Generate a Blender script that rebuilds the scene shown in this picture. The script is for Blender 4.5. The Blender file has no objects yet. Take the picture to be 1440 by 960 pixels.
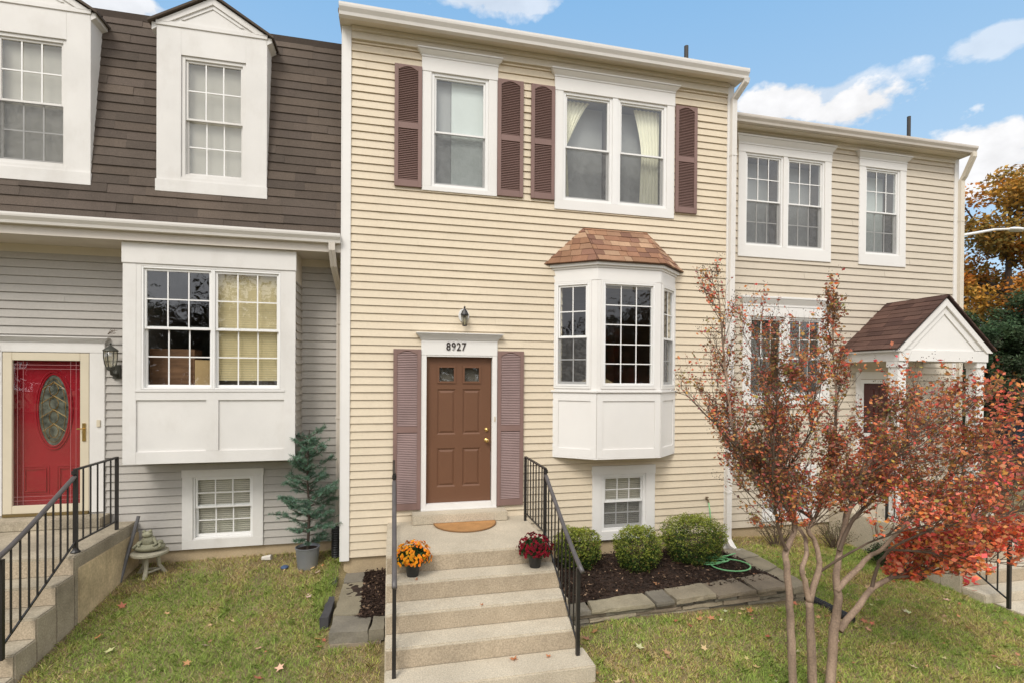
import bpy, bmesh, math, random
import numpy as np
from mathutils import Vector, Matrix, noise
R = math.radians
random.seed(11)
scn = bpy.context.scene
COL = scn.collection

# ------------------------------------------------------------------ materials
MATS = {}
def mat(name, base, rough=.6, var=.08, scale=3., stretch=(1, 1, 1), fine=0., fscale=120., bump=0., bscale=60.,
        bstretch=(1, 1, 1), attr=False, metal=0., spec=.3, trans=0., dirt=0., dirtcol=(.12, .09, .06), coat=0.):
    if name in MATS: return MATS[name]
    m = bpy.data.materials.new(name); m.use_nodes = True
    n = m.node_tree.nodes; l = m.node_tree.links
    b = n['Principled BSDF']
    b.inputs['Roughness'].default_value = rough
    b.inputs['Metallic'].default_value = metal
    b.inputs['Specular IOR Level'].default_value = spec
    b.inputs['Coat Weight'].default_value = coat
    tc = n.new('ShaderNodeTexCoord')
    def noise_(sc, st, det=4., rg=.55):
        mp = n.new('ShaderNodeMapping'); mp.inputs['Scale'].default_value = st
        l.new(tc.outputs['Object'], mp.inputs[0])
        t = n.new('ShaderNodeTexNoise'); t.inputs['Scale'].default_value = sc
        t.inputs['Detail'].default_value = det; t.inputs['Roughness'].default_value = rg
        l.new(mp.outputs[0], t.inputs['Vector'])
        return t.outputs['Fac']
    if attr:
        a = n.new('ShaderNodeAttribute'); a.attribute_name = 'Col'; cur = a.outputs['Color']
    else:
        a = n.new('ShaderNodeRGB'); a.outputs[0].default_value = (*base, 1); cur = a.outputs[0]
    def mul(cur, fac, lo, hi, a0=.3, a1=.7):
        mr = n.new('ShaderNodeMapRange'); mr.inputs[1].default_value = a0; mr.inputs[2].default_value = a1
        mr.inputs[3].default_value = lo; mr.inputs[4].default_value = hi
        l.new(fac, mr.inputs[0])
        v = n.new('ShaderNodeVectorMath'); v.operation = 'SCALE'
        l.new(cur, v.inputs[0]); l.new(mr.outputs[0], v.inputs['Scale'])
        return v.outputs[0]
    if var: cur = mul(cur, noise_(scale, stretch), 1 - var, 1 + var)
    if fine: cur = mul(cur, noise_(fscale, (1, 1, 1), 2.), 1 - fine, 1 + fine)
    if dirt:
        f = noise_(scale * .7 + .9, (1, 1, .55), 8., .7)
        mr = n.new('ShaderNodeMapRange'); mr.inputs[1].default_value = .5; mr.inputs[2].default_value = .78
        mr.inputs[3].default_value = 0; mr.inputs[4].default_value = dirt; l.new(f, mr.inputs[0])
        mx = n.new('ShaderNodeMix'); mx.data_type = 'RGBA'; l.new(mr.outputs[0], mx.inputs['Factor'])
        l.new(cur, mx.inputs['A']); mx.inputs['B'].default_value = (*dirtcol, 1); cur = mx.outputs['Result']
    l.new(cur, b.inputs['Base Color'])
    if bump:
        bp = n.new('ShaderNodeBump'); bp.inputs['Strength'].default_value = min(1, bump); bp.inputs['Distance'].default_value = .004
        l.new(noise_(bscale, bstretch, 5., .6), bp.inputs['Height']); l.new(bp.outputs[0], b.inputs['Normal'])
    if trans:
        tr = n.new('ShaderNodeBsdfTranslucent'); l.new(cur, tr.inputs['Color'])
        ms = n.new('ShaderNodeMixShader'); ms.inputs[0].default_value = trans
        l.new(b.outputs[0], ms.inputs[1]); l.new(tr.outputs[0], ms.inputs[2])
        l.new(ms.outputs[0], n['Material Output'].inputs[0])
    MATS[name] = m
    return m

def glass_mat(name, refl=.16, tint=(.96, .98, .97), wav=.0):
    m = bpy.data.materials.new(name); m.use_nodes = True
    n = m.node_tree.nodes; l = m.node_tree.links; n.remove(n['Principled BSDF'])
    t = n.new('ShaderNodeBsdfTransparent'); t.inputs[0].default_value = (*tint, 1)
    g = n.new('ShaderNodeBsdfGlossy'); g.inputs['Roughness'].default_value = .015; g.inputs[0].default_value = (.95, .97, 1, 1)
    lw = n.new('ShaderNodeLayerWeight'); lw.inputs[0].default_value = .35
    mr = n.new('ShaderNodeMapRange'); mr.inputs[3].default_value = refl; mr.inputs[4].default_value = 1.
    pw = n.new('ShaderNodeMath'); pw.operation = 'POWER'; pw.inputs[1].default_value = 4.; lw.inputs[0].default_value = .5
    l.new(lw.outputs['Facing'], pw.inputs[0]); l.new(pw.outputs[0], mr.inputs[0])
    tc = n.new('ShaderNodeTexCoord'); ns = n.new('ShaderNodeTexNoise'); ns.inputs['Scale'].default_value = 2.2
    bp = n.new('ShaderNodeBump'); bp.inputs['Strength'].default_value = .25; bp.inputs['Distance'].default_value = .012
    l.new(tc.outputs['Object'], ns.inputs['Vector']); l.new(ns.outputs['Fac'], bp.inputs['Height'])
    l.new(bp.outputs[0], g.inputs['Normal'])
    ms = n.new('ShaderNodeMixShader'); l.new(mr.outputs[0], ms.inputs[0])
    l.new(t.outputs[0], ms.inputs[1]); l.new(g.outputs[0], ms.inputs[2])
    l.new(ms.outputs[0], n['Material Output'].inputs[0]); MATS[name] = m
    return m

def screen_mat(name):
    m = bpy.data.materials.new(name); m.use_nodes = True
    n = m.node_tree.nodes; l = m.node_tree.links
    b = n['Principled BSDF']; b.inputs['Roughness'].default_value = .7
    tc = n.new('ShaderNodeTexCoord'); ns = n.new('ShaderNodeTexNoise'); ns.inputs['Scale'].default_value = 9.
    ns.inputs['Distortion'].default_value = 2.5
    l.new(tc.outputs['Object'], ns.inputs['Vector'])
    cr = n.new('ShaderNodeMapRange'); cr.inputs[1].default_value = .42; cr.inputs[2].default_value = .6
    cr.inputs[3].default_value = .08; cr.inputs[4].default_value = .16; l.new(ns.outputs['Fac'], cr.inputs[0])
    cc = n.new('ShaderNodeCombineColor')
    for i in range(3): l.new(cr.outputs[0], cc.inputs[i])
    l.new(cc.outputs[0], b.inputs['Base Color'])
    t = n.new('ShaderNodeBsdfTransparent'); ms = n.new('ShaderNodeMixShader'); ms.inputs[0].default_value = .42
    l.new(t.outputs[0], ms.inputs[1]); l.new(b.outputs[0], ms.inputs[2]); l.new(ms.outputs[0], n['Material Output'].inputs[0])
    MATS[name] = m
    return m

GRAIN = dict(bump=.35, bscale=9., bstretch=(1, 1, 22))
M_SIDE = mat('cream_vinyl', (.67, .575, .435), .55, .05, 1.1, fine=.025, fscale=30, dirt=.12, dirtcol=(.55, .40, .26), **GRAIN)
M_SIDEL = mat('greige_vinyl', (.44, .415, .38), .6, .06, .9, fine=.03, fscale=30, dirt=.10, dirtcol=(.2, .18, .15), **GRAIN)
M_SIDER = mat('tan_vinyl', (.59, .52, .42), .55, .04, .9, fine=.02, fscale=30, dirt=.08, dirtcol=(.3, .24, .17), **GRAIN)
M_TRIM = mat('white_trim_paint', (.77, .75, .72), .5, .03, 1.5, dirt=.05, dirtcol=(.45, .38, .3), bump=.12, bscale=25)
M_TRIML = mat('weathered_white_paint', (.70, .68, .65), .6, .05, 1.7, dirt=.26, dirtcol=(.38, .33, .27), bump=.3, bscale=18, bstretch=(1, 1, .3))
M_TRIMC = mat('cream_trim', (.66, .60, .50), .5, .03, 1.5, dirt=.08, dirtcol=(.4, .3, .2))
M_VINYL = mat('white_vinyl', (.80, .79, .77), .35, .02)
M_ALMOND = mat('almond_metal', (.62, .55, .42), .4, .04)
M_GUT = mat('gutter_metal', (.60, .55, .49), .4, .05, 2., dirt=.15, dirtcol=(.3, .25, .2))
M_GUTW = mat('white_gutter_metal', (.72, .69, .65), .35, .04, 2., dirt=.08, dirtcol=(.3, .25, .2))
M_SHUT = mat('mauve_shutter', (.225, .142, .124), .55, .07, 2., dirt=.1, dirtcol=(.3, .22, .2))
M_SHUTREFL = mat('reflection_toned_slat', (.33, .235, .22), .6, .12, 3.)  # light reflected off the door shutter louvres, painted in as a paler mauve
M_DOOR = mat('brown_door_paint', (.155, .075, .042), .45, .05, 2., bump=.1, bscale=30)
M_RED = mat('red_door_paint', (.36, .010, .022), .3, .1, 2., coat=.3)
M_ROOFL = mat('brown_shingle', (.1, .07, .05), .92, .18, 1.3, stretch=(1, 1, .5), fine=.3, fscale=140, attr=True, bump=.6, bscale=160, dirt=.16, dirtcol=(.05, .045, .04))
M_BRASS = mat('brass', (.75, .52, .2), .22, .05, metal=1.)
M_BLACK = mat('black_iron', (.018, .016, .015), .42, .2, 6., spec=.5, bump=.2, bscale=120)
M_GREYRAIL = mat('worn_handrail', (.09, .08, .078), .4, .2, 6., spec=.5, dirt=.25, dirtcol=(.2, .17, .15))
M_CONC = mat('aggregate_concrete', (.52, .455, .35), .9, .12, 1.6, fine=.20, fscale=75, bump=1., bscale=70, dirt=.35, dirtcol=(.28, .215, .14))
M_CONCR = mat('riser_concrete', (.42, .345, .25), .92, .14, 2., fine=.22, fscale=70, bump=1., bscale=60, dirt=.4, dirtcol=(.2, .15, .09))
M_CONCD = mat('old_concrete', (.36, .31, .23), .92, .28, 1.8, fine=.2, fscale=60, bump=.8, bscale=50, dirt=.6, dirtcol=(.11, .09, .06))
M_CONCP = mat('patched_concrete', (.50, .40, .25), .92, .35, 2.2, fine=.15, fscale=40, bump=1., bscale=12, dirt=.75, dirtcol=(.2, .15, .09))
M_FOUND = mat('parged_foundation', (.46, .36, .23), .9, .12, 1.6, fine=.1, fscale=60, bump=.5, bscale=40, dirt=.35, dirtcol=(.3, .19, .1))
M_STONE = mat('flagstone', (.27, .24, .19), .85, .25, 2.6, fine=.12, fscale=60, bump=.8, bscale=22, dirt=.35, dirtcol=(.15, .13, .08), attr=True)
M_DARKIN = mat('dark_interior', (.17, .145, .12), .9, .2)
M_GREYIN = mat('grey_interior', (.36, .35, .33), .9, .05)
M_BLIND = mat('window_blind', (.66, .62, .55), .7, .04)
M_BLINDY = mat('yellowed_blind', (.80, .68, .42), .7, .06)
M_SHADE = mat('grey_shade', (.36, .36, .35), .8, .06, 2.)
M_SHADEL = mat('pale_shade', (.62, .66, .63), .8, .04, 2.)
M_CURT = mat('cream_curtain', (.86, .82, .64), .85, .05)
M_GLASS = glass_mat('window_glass', .10)
M_GLASSD = glass_mat('dark_window_glass', .07)
M_STORM = glass_mat('storm_glass', .05, (.97, .97, .97))
M_SCREEN = screen_mat('insect_screen')
M_LEAF = mat('leaf', (0, 0, 0), .6, .12, 5., attr=True, trans=.25, spec=.25)
M_PETAL = mat('petal', (0, 0, 0), .6, .05, 5., attr=True, trans=.15, spec=.2)
M_GRASS = mat('grass_blade', (0, 0, 0), .65, .0, attr=True, trans=.25, spec=.2)
M_SOIL = mat('lawn_soil', (.20, .16, .08), .95, .35, 3., fine=.4, fscale=60, bump=.9, bscale=50, dirt=.5, dirtcol=(.15, .10, .055))
M_MULCH = mat('mulch_soil', (.035, .022, .016), .95, .4, 12., fine=.5, fscale=80, bump=1., bscale=60)
M_CHIP = mat('mulch_chip', (0, 0, 0), .9, .1, attr=True, spec=.2)
M_BARK = mat('crape_bark', (.30, .215, .155), .85, .4, 8., stretch=(1, 1, .22), fine=.2, fscale=60, bump=1., bscale=30, bstretch=(1, 1, .25), dirt=.55, dirtcol=(.15, .11, .08))
M_TWIG = mat('twig_bark', (.12, .085, .06), .8, .2, 9.)
M_BARKD = mat('dark_bark', (.07, .052, .04), .9, .25, 6., bump=.5)
M_TERRA = mat('black_pot', (.02, .02, .02), .35, .1, spec=.5)

# ------------------------------------------------------------------ mesh builder
class MB:
    def __init__(s): s.v = []; s.f = []; s.c = []; s.T = None; s.col = None
    def _add(s, pts, faces):
        o = len(s.v)
        s.v += [tuple(s.T(*p)) for p in pts] if s.T else [tuple(p) for p in pts]
        s.f += [tuple(i + o for i in f) for f in faces]
        if s.col is not None: s.c += [s.col] * len(faces)
        return s
    def box(s, x0, x1, y0, y1, z0, z1):
        return s._add([(x0, y0, z0), (x1, y0, z0), (x1, y1, z0), (x0, y1, z0), (x0, y0, z1), (x1, y0, z1), (x1, y1, z1), (x0, y1, z1)],
                      [(0, 3, 2, 1), (4, 5, 6, 7), (0, 1, 5, 4), (1, 2, 6, 5), (2, 3, 7, 6), (3, 0, 4, 7)])
    def poly(s, pts): return s._add(pts, [tuple(range(len(pts)))])
    def prism(s, pz, y0, y1):            # polygon in (x,z) extruded along y
        n = len(pz)
        return s._add([(a, y0, b) for a, b in pz] + [(a, y1, b) for a, b in pz],
                      [tuple(range(n)), tuple(range(2 * n - 1, n - 1, -1))] + [(i, i + n, (i + 1) % n + n, (i + 1) % n) for i in range(n)])
    def vprism(s, pxy, z0, z1):          # plan polygon extruded up
        n = len(pxy)
        return s._add([(a, b, z0) for a, b in pxy] + [(a, b, z1) for a, b in pxy],
                      [tuple(range(n - 1, -1, -1)), tuple(range(n, 2 * n))] + [(i, (i + 1) % n, (i + 1) % n + n, i + n) for i in range(n)])
    def tube(s, pts, r, n=8, caps=True):
        P = [Vector(p) for p in pts]; rr = r if isinstance(r, (list, tuple)) else [r] * len(P)
        vs = []; fs = []; t0 = None; a = None
        for i, p in enumerate(P):
            t = (P[min(i + 1, len(P) - 1)] - P[max(i - 1, 0)])
            t = t.normalized() if t.length > 1e-9 else Vector((0, 0, 1))
            if a is None:
                a = t.orthogonal().normalized()
            else:
                a = (a - t * a.dot(t)); a = a.normalized() if a.length > 1e-6 else t.orthogonal().normalized()
            b = t.cross(a)
            for k in range(n):
                w = 2 * math.pi * k / n
                vs.append(tuple(p + (a * math.cos(w) + b * math.sin(w)) * rr[i]))
        for i in range(len(P) - 1):
            for k in range(n):
                k2 = (k + 1) % n
                fs.append((i * n + k, i * n + k2, (i + 1) * n + k2, (i + 1) * n + k))
        if caps:
            fs.append(tuple(range(n - 1, -1, -1))); fs.append(tuple(range((len(P) - 1) * n, len(P) * n)))
        return s._add(vs, fs)
    def lathe(s, prof, c=(0, 0, 0), n=24):   # prof: (r,z)
        vs = []; fs = []
        for r, z in prof:
            for k in range(n):
                w = 2 * math.pi * k / n; vs.append((c[0] + r * math.cos(w), c[1] + r * math.sin(w), c[2] + z))
        for i in range(len(prof) - 1):
            for k in range(n):
                k2 = (k + 1) % n; fs.append((i * n + k, i * n + k2, (i + 1) * n + k2, (i + 1) * n + k))
        fs.append(tuple(range(n - 1, -1, -1))); fs.append(tuple(range((len(prof) - 1) * n, len(prof) * n)))
        return s._add(vs, fs)
    def ring(s, u0, u1, z0, z1, w, y0, y1, wb=None):   # rectangular frame
        wb = w if wb is None else wb
        s.box(u0, u0 + w, y0, y1, z0, z1); s.box(u1 - w, u1, y0, y1, z0, z1)
        s.box(u0 + w, u1 - w, y0, y1, z1 - w, z1); s.box(u0 + w, u1 - w, y0, y1, z0, z0 + wb); return s
    def build(s, name, m, parent=None, smooth=False, bevel=0., label=None, kind=None):
        me = bpy.data.meshes.new(name)
        off = Vector((0, 0, 0)); p = parent
        while p is not None: off += p.location; p = p.parent
        me.from_pydata([tuple(Vector(v) - off) for v in s.v], [], s.f)
        me.materials.append(m)
        if s.c:
            ca = me.color_attributes.new('Col', 'FLOAT_COLOR', 'CORNER')
            arr = np.empty((len(me.loops), 4), 'f'); i = 0
            for f, c in zip(s.f, s.c):
                arr[i:i + len(f)] = (*c[:3], 1); i += len(f)
            ca.data.foreach_set('color', arr.ravel())
        o = bpy.data.objects.new(name, me); COL.objects.link(o); o.parent = parent
        if smooth:
            for q in me.polygons: q.use_smooth = True
        if bevel:
            bm = bmesh.new(); bm.from_mesh(me)
            es = [e for e in bm.edges if e.is_manifold and e.calc_face_angle(0) > .6]
            bmesh.ops.bevel(bm, geom=es, offset=bevel, segments=2, affect='EDGES', clamp_overlap=True)
            bm.to_mesh(me); bm.free()
        if label: o['label'] = label
        if kind: o['kind'] = kind
        return o

def arr_mesh(name, V, F, C, m, parent=None):
    """V (n,3) F (m,k) C (m,3) numpy -> mesh object with face colours"""
    me = bpy.data.meshes.new(name); nv, nf, k = len(V), len(F), F.shape[1]
    off = Vector((0, 0, 0)); p = parent
    while p is not None: off += p.location; p = p.parent
    V = V - np.array(off)
    me.vertices.add(nv); me.vertices.foreach_set('co', V.astype('f').ravel())
    me.loops.add(nf * k); me.loops.foreach_set('vertex_index', F.astype('i').ravel())
    me.polygons.add(nf); me.polygons.foreach_set('loop_start', np.arange(0, nf * k, k, dtype='i'))
    me.update(calc_edges=True)
    ca = me.color_attributes.new('Col', 'FLOAT_COLOR', 'CORNER')
    cc = np.ones((nf, k, 4), 'f'); cc[:, :, :3] = C[:, None, :]
    ca.data.foreach_set('color', cc.ravel()); me.materials.append(m)
    o = bpy.data.objects.new(name, me); COL.objects.link(o); o.parent = parent
    return o

def tag(o, label=None, cat=None, group=None, kind=None):
    if label: o['label'] = label
    if cat: o['category'] = cat
    if group: o['group'] = group
    if kind: o['kind'] = kind
    return o
def thing(name, loc, label, cat, group=None):
    o = bpy.data.objects.new(name, None); COL.objects.link(o); o.location = loc; o.empty_display_size = .2
    return tag(o, label, cat, group)

def gz(x, y):       # lawn height
    a = -.735 - .115 * (.55 - y) if y > -3.6 else -.735 - .115 * 4.15 - .03 * (-3.6 - y)
    if y > .55: a = -.735 - .02 * (y - .55)
    s = max(0, min(x, 9) + 1) * (.034 + .006 * max(-3, min(.5, y)))
    z = a - s
    if x > 9: z -= .02 * (x - 9)
    z = max(z, -1.75)
    if 1 < x < 6: z += .10 * math.exp(-((y + 1.85) / .45) ** 2) * max(0, min(1, (x - 1.45) / .5)) * max(0, min(1, (5.2 - x) / .8))
    return z + .02 * noise.noise(Vector((x * 1.3, y * 1.3, 0)))

def clip(poly, a, b, c):      # keep a*u+b*v<=c
    out = []
    for i in range(len(poly)):
        p, q = poly[i], poly[(i + 1) % len(poly)]
        dp, dq = a * p[0] + b * p[1] - c, a * q[0] + b * q[1] - c
        if dp <= 0: out.append(p)
        if dp * dq < 0:
            t = dp / (dp - dq); out.append((p[0] + (q[0] - p[0]) * t, p[1] + (q[1] - p[1]) * t))
    return out
def clip_convex(poly, reg):
    for i in range(len(reg)):
        p, q = reg[i], reg[(i + 1) % len(reg)]
        a, b = (q[1] - p[1]), -(q[0] - p[0])
        poly = clip(poly, a, b, a * p[0] + b * p[1])
        if len(poly) < 3: return []
    return poly

def lap(mb, T, u0, u1, z0, z1, step, holes=(), thick=.016, shade_groove=.007):  # recess added along each lap to deepen its shadow line
    """lapped siding on the local plane v=0, with rectangular openings"""
    mb.T = T; n = int(math.ceil((z1 - z0) / step)); sr = random.Random(int(u1 * 100) + int(z1 * 10))
    for i in range(n):
        a, b = z0 + i * step, min(z0 + (i + 1) * step, z1)
        seams = sorted(sr.uniform(u0, u1) for _ in range(max(1, int((u1 - u0) / 2.6)))); par_ = sr.random() * .0016
        brk = sorted({a, b} | {h[k] for h in holes for k in (2, 3) if a < h[k] < b})
        for c, d in zip(brk[:-1], brk[1:]):
            if d - c < 1e-4: continue
            mid = (c + d) / 2; iv = [(u0, u1)]
            for h in holes:
                if h[2] <= mid <= h[3]:
                    nw = []
                    for p, q in iv:
                        if h[1] <= p or h[0] >= q: nw.append((p, q))
                        else:
                            if h[0] > p: nw.append((p, h[0]))
                            if h[1] < q: nw.append((h[1], q))
                    iv = nw
            i2 = []
            for p, q in iv:
                cuts = [p] + [s_ for s_ in seams if p + .05 < s_ < q - .05] + [q]
                i2 += list(zip(cuts[:-1], cuts[1:]))
            iv = i2
            for p, q in iv:
                kk = sum(1 for s_ in seams if s_ < (p + q) / 2); th_ = thick + .0022 * (kk % 2) + par_
                fa = lambda z: -th_ * (1 - (z - a) / step) - (.0012 if kk % 2 else 0)
                top = d
                if abs(d - (a + step)) < 1e-6:
                    top = d - shade_groove
                    if top > c: mb.poly([(p, fa(top), top), (q, fa(top), top), (q, .006, top + .001), (p, .006, top + .001)])
                    mb.poly([(p, .006, max(c, top)), (q, .006, max(c, top)), (q, .006, d + .001), (p, .006, d + .001)])
                if top > c:
                    mb.poly([(p, fa(c), c), (q, fa(c), c), (q, fa(top), top), (p, fa(top), top)])
                if abs(c - a) < 1e-6:
                    mb.poly([(p, .006, c), (q, .006, c), (q, fa(c), c), (p, fa(c), c)])
    mb.T = None

def shingles(mb, O, U, Vv, N, reg, step, w=(.2, .36), th=.009, cols=None, rnd=None, gap=.004):
    """tabs clipped to the convex region reg (u,v); O origin, U across, Vv up the slope, N outward"""
    rnd = rnd or random.Random(3)
    O, U, Vv, N = map(Vector, (O, U, Vv, N))
    area = sum(reg[i][0] * reg[(i + 1) % len(reg)][1] - reg[(i + 1) % len(reg)][0] * reg[i][1] for i in range(len(reg)))
    if area < 0: reg = reg[::-1]
    us = [p[0] for p in reg]; vs = [p[1] for p in reg]
    v = min(vs)
    while v < max(vs):
        u = min(us) - rnd.random() * w[1]
        while u < max(us):
            ww = rnd.uniform(*w); t = th * rnd.uniform(.75, 1.3); dz = rnd.uniform(-.003, .003)
            q = clip_convex([(u, v + dz), (u + ww - gap, v + dz), (u + ww - gap, v + step + .012), (u, v + step + .012)], reg)
            if len(q) > 2:
                f = lambda a, b: tuple(O + U * a + Vv * b + N * (t + .003 + (v + step - b) / step * th * .9))
                g = lambda a, b: tuple(O + U * a + Vv * b)
                c = rnd.choice(cols) if cols else None; k = rnd.uniform(.85, 1.15)
                mb.col = tuple(x * k for x in c) if c else None
                mb.poly([f(*p) for p in q])
                for i in range(len(q)):
                    p1, p2 = q[i], q[(i + 1) % len(q)]
                    mb.poly([g(*p1), g(*p2), f(*p2), f(*p1)])
            u += ww
        v += step
    mb.col = None

def frame_T(P, Q):      # local frame of a wall face seen with P at left, Q at right: u along, v into the wall
    P = Vector((P[0], P[1], 0)); Q = Vector((Q[0], Q[1], 0)); U = (Q - P).normalized(); Nn = Vector((-U.y, U.x, 0))
    return lambda u, v, z: (P.x + U.x * u + Nn.x * v, P.y + U.y * u + Nn.y * v, z)
def plane_T(y): return lambda u, v, z: (u, y + v, z)

# ------------------------------------------------------------------ windows
def window(par, T, u0, u1, z0, z1, zm=None, gu=(0, 0), gl=None, back='dark', screen=True, glass=None, fw=.042, name='window',
           frame_mat=None, depth=.9, fullgrid=None, sub=False, wide=0., bow=0.):
    """double-hung (zm given) or fixed window unit; returns its frame object"""
    fm = frame_mat or M_VINYL; glass = glass or M_GLASS
    gl = gl or gu
    f = MB(); f.T = T; f.ring(u0, u1, z0, z1, fw, -.012, .085)
    W = f.build(name, fm, par, bevel=.003)
    par2 = par if sub else W
    a, b, c, d = u0 + fw, u1 - fw, z0 + fw, z1 - fw
    s = MB(); s.T = T; g = MB(); g.T = T; mu = MB(); mu.T = T
    def bars(x0, x1, y0, y1, nx, ny, v):
        for i in range(1, nx):
            x = x0 + (x1 - x0) * i / nx; mu.box(x - .0075, x + .0075, v, v + .006, y0, y1)
        for j in range(1, ny):
            z = y0 + (y1 - y0) * j / ny; mu.box(x0, x1, v + .0007, v + .0053, z - .0075, z + .0075)
    sw = .026
    def pane(q, x0, x1, v, y0, y1): q.poly([(x0, v, y0), (x1, v, y0), (x1, v, y1), (x0, v, y1)])
    if zm:
        s.ring(a + .001, b - .001, zm - .012, d - .001, sw, .008, .036); s.ring(a + .001, b - .001, c + .001, zm + .026, sw, .040, .068, .034)
        pane(g, a + sw, b - sw, .022, zm, d - sw); pane(g, a + sw, b - sw, .054, c + .03, zm + .004)
        bars(a + sw, b - sw, zm + .014, d - sw, *gu, v=.012); bars(a + sw, b - sw, c + .034, zm, *gl, v=.044)
        if screen:
            sc = MB(); sc.T = T; sc.poly([(a + .012, .004, c), (b - .012, .004, c), (b - .012, .004, zm - .014), (a + .012, .004, zm - .014)])
            o_ = sc.build('insect_screen', M_SCREEN, par2)
    else:
        s.ring(a + .001, b - .001, c + .001, d - .001, sw * .6, .01, .04)
        pane(g, a + sw * .5, b - sw * .5, .024, c + sw * .5, d - sw * .5)
        if gu[0]: bars(a + sw * .6, b - sw * .6, c + sw * .6, d - sw * .6, *gu, v=.013)
    s.build('sash', fm, par2, bevel=.002); g.build('glass', glass, par2)
    if mu.v: mu.build('muntins', M_VINYL, par2)
    # the room behind
    rm = MB(); rm.T = T; e = wide
    A = [(u0 + .004, .086, z0 + .004), (u1 - .004, .086, z0 + .004), (u1 - .004, .086, z1 - .004), (u0 + .004, .086, z1 - .004)]
    B = [(u0 - e, .12, z0 - e), (u1 + e, .12, z0 - e), (u1 + e, .12, z1 + e), (u0 - e, .12, z1 + e)]
    Cc = [(p[0], depth, p[2]) for p in B]
    for X, Y_ in ((A, B), (B, Cc)):
        for i in range(4): rm.poly([X[i], Y_[i], Y_[(i + 1) % 4], X[(i + 1) % 4]])
    rm.poly(Cc)
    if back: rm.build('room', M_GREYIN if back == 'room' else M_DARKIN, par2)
    bl = MB(); bl.T = T
    if back in ('blind', 'yblind', 'hblind'):
        zb = c + (.0 if back != 'yblind' else .10); z = d; k = 0
        while z > zb:
            th = .028 if back != 'yblind' else .030
            tilt = .010
            bl._add([(a - .01, .095, z), (b + .01, .095, z), (b + .01, .095 + tilt, z - th * .93), (a - .01, .095 + tilt, z - th * .93),
                     (a - .01, .098, z), (b + .01, .098, z), (b + .01, .098 + tilt, z - th * .93), (a - .01, .098 + tilt, z - th * .93)],
                    [(0, 1, 2, 3), (7, 6, 5, 4), (0, 4, 5, 1), (3, 2, 6, 7)])
            z -= th; k += 1
        bl.build('blind', M_BLINDY if back == 'yblind' else M_BLIND, par2)
    elif back == 'shade':
        bl.box(a - .01, a + (b - a) * .34, .12, .13, c, d); bl.build('shade', M_SHADE, par2)
        b2 = MB(); b2.T = T; b2.box(a + (b - a) * .34 + .002, b + .01, .10, .108, c, d); b2.build('shade', M_SHADEL, par2)
    elif back in ('curtL', 'curtR', 'grey', 'white'):
        bl.box(a - .01, b + .01, .30, .31, c, d); bl.build('shade', M_SHADE if back != 'white' else M_SHADEL, par2)
        if back in ('curtL', 'curtR'):
            cu = MB(); cu.T = T; NU, NZ = 28, 18; vs = []; fs = []
            for j in range(NZ + 1):
                t = j / NZ; z = d - (d - c) * t
                wid = (b - a) * (.62 - .52 * min(1, t / .45) ** .8 + (.22 * max(0, t - .45) / .55 if back == 'curtR' else .1 * max(0, t - .45)))
                if back == 'curtR': wid = (b - a) * (.60 - .18 * math.sin(min(1, t / .5) * math.pi / 2) + .1 * max(0, t - .5))
                for i in range(NU + 1):
                    q = i / NU
                    u = a + q * wid if back == 'curtL' else b - q * wid
                    vs.append((u, .14 + .012 * math.sin(q * 40 + t * 2), z))
            for j in range(NZ):
                for i in range(NU):
                    k = j * (NU + 1) + i; fs.append((k, k + 1, k + NU + 2, k + NU + 1))
            cu._add(vs, fs); cu.build('curtain', M_CURT, par2, smooth=True)
    return W

def casing(par, T, o, w, v0=-.03, v1=.0, top=None, crown=None, sill=None, m=None, topw=None, botw=None):
    """flat boards around opening o=(u0,u1,z0,z1)"""
    u0, u1, z0, z1 = o; m = m or M_TRIM; c = MB(); c.T = T
    tw = topw or w; bw = botw or w
    c.box(u0 - w, u0, v0, v1, z0, z1); c.box(u1, u1 + w, v0, v1, z0, z1)
    c.box(u0 - w, u1 + w, v0 - .002, v1, z0 - bw, z0); c.box(u0 - w - .006, u1 + w + .006, v0 - .006, v1, z1, z1 + tw)
    # returns into the opening
    c.box(u0, u0 + .004, v1, .02, z0, z1); c.box(u1 - .004, u1, v1, .02, z0, z1)
    if crown:
        z = z1 + tw; H_ = crown[0]; P_ = crown[1]
        for (q0, q1, e0, e1) in ((0, .16, .014, .014), (.16, .30, .006, .016), (.30, .74, .016, .016 + P_ * .8), (.74, .80, .010 + P_ * .8, .010 + P_ * .8), (.80, 1., .012 + P_, .012 + P_)):
            a_, b_ = z + H_ * q0 + .0004, z + H_ * q1
            bot = [(u0 - w - e0, v0 - e0, a_), (u1 + w + e0, v0 - e0, a_), (u1 + w + e0, v1, a_), (u0 - w - e0, v1, a_)]
            tp_ = [(u0 - w - e1, v0 - e1, b_), (u1 + w + e1, v0 - e1, b_), (u1 + w + e1, v1, b_), (u0 - w - e1, v1, b_)]
            c._add(bot + tp_, [(0, 3, 2, 1), (4, 5, 6, 7), (0, 1, 5, 4), (1, 2, 6, 5), (2, 3, 7, 6), (3, 0, 4, 7)])
    if sill: c.box(u0 - w - sill, u1 + w + sill, v0 - .03, v1, z0 - bw - .02, z0 - bw - .001)
    return c.build('casing', m, par, bevel=.003)

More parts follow.
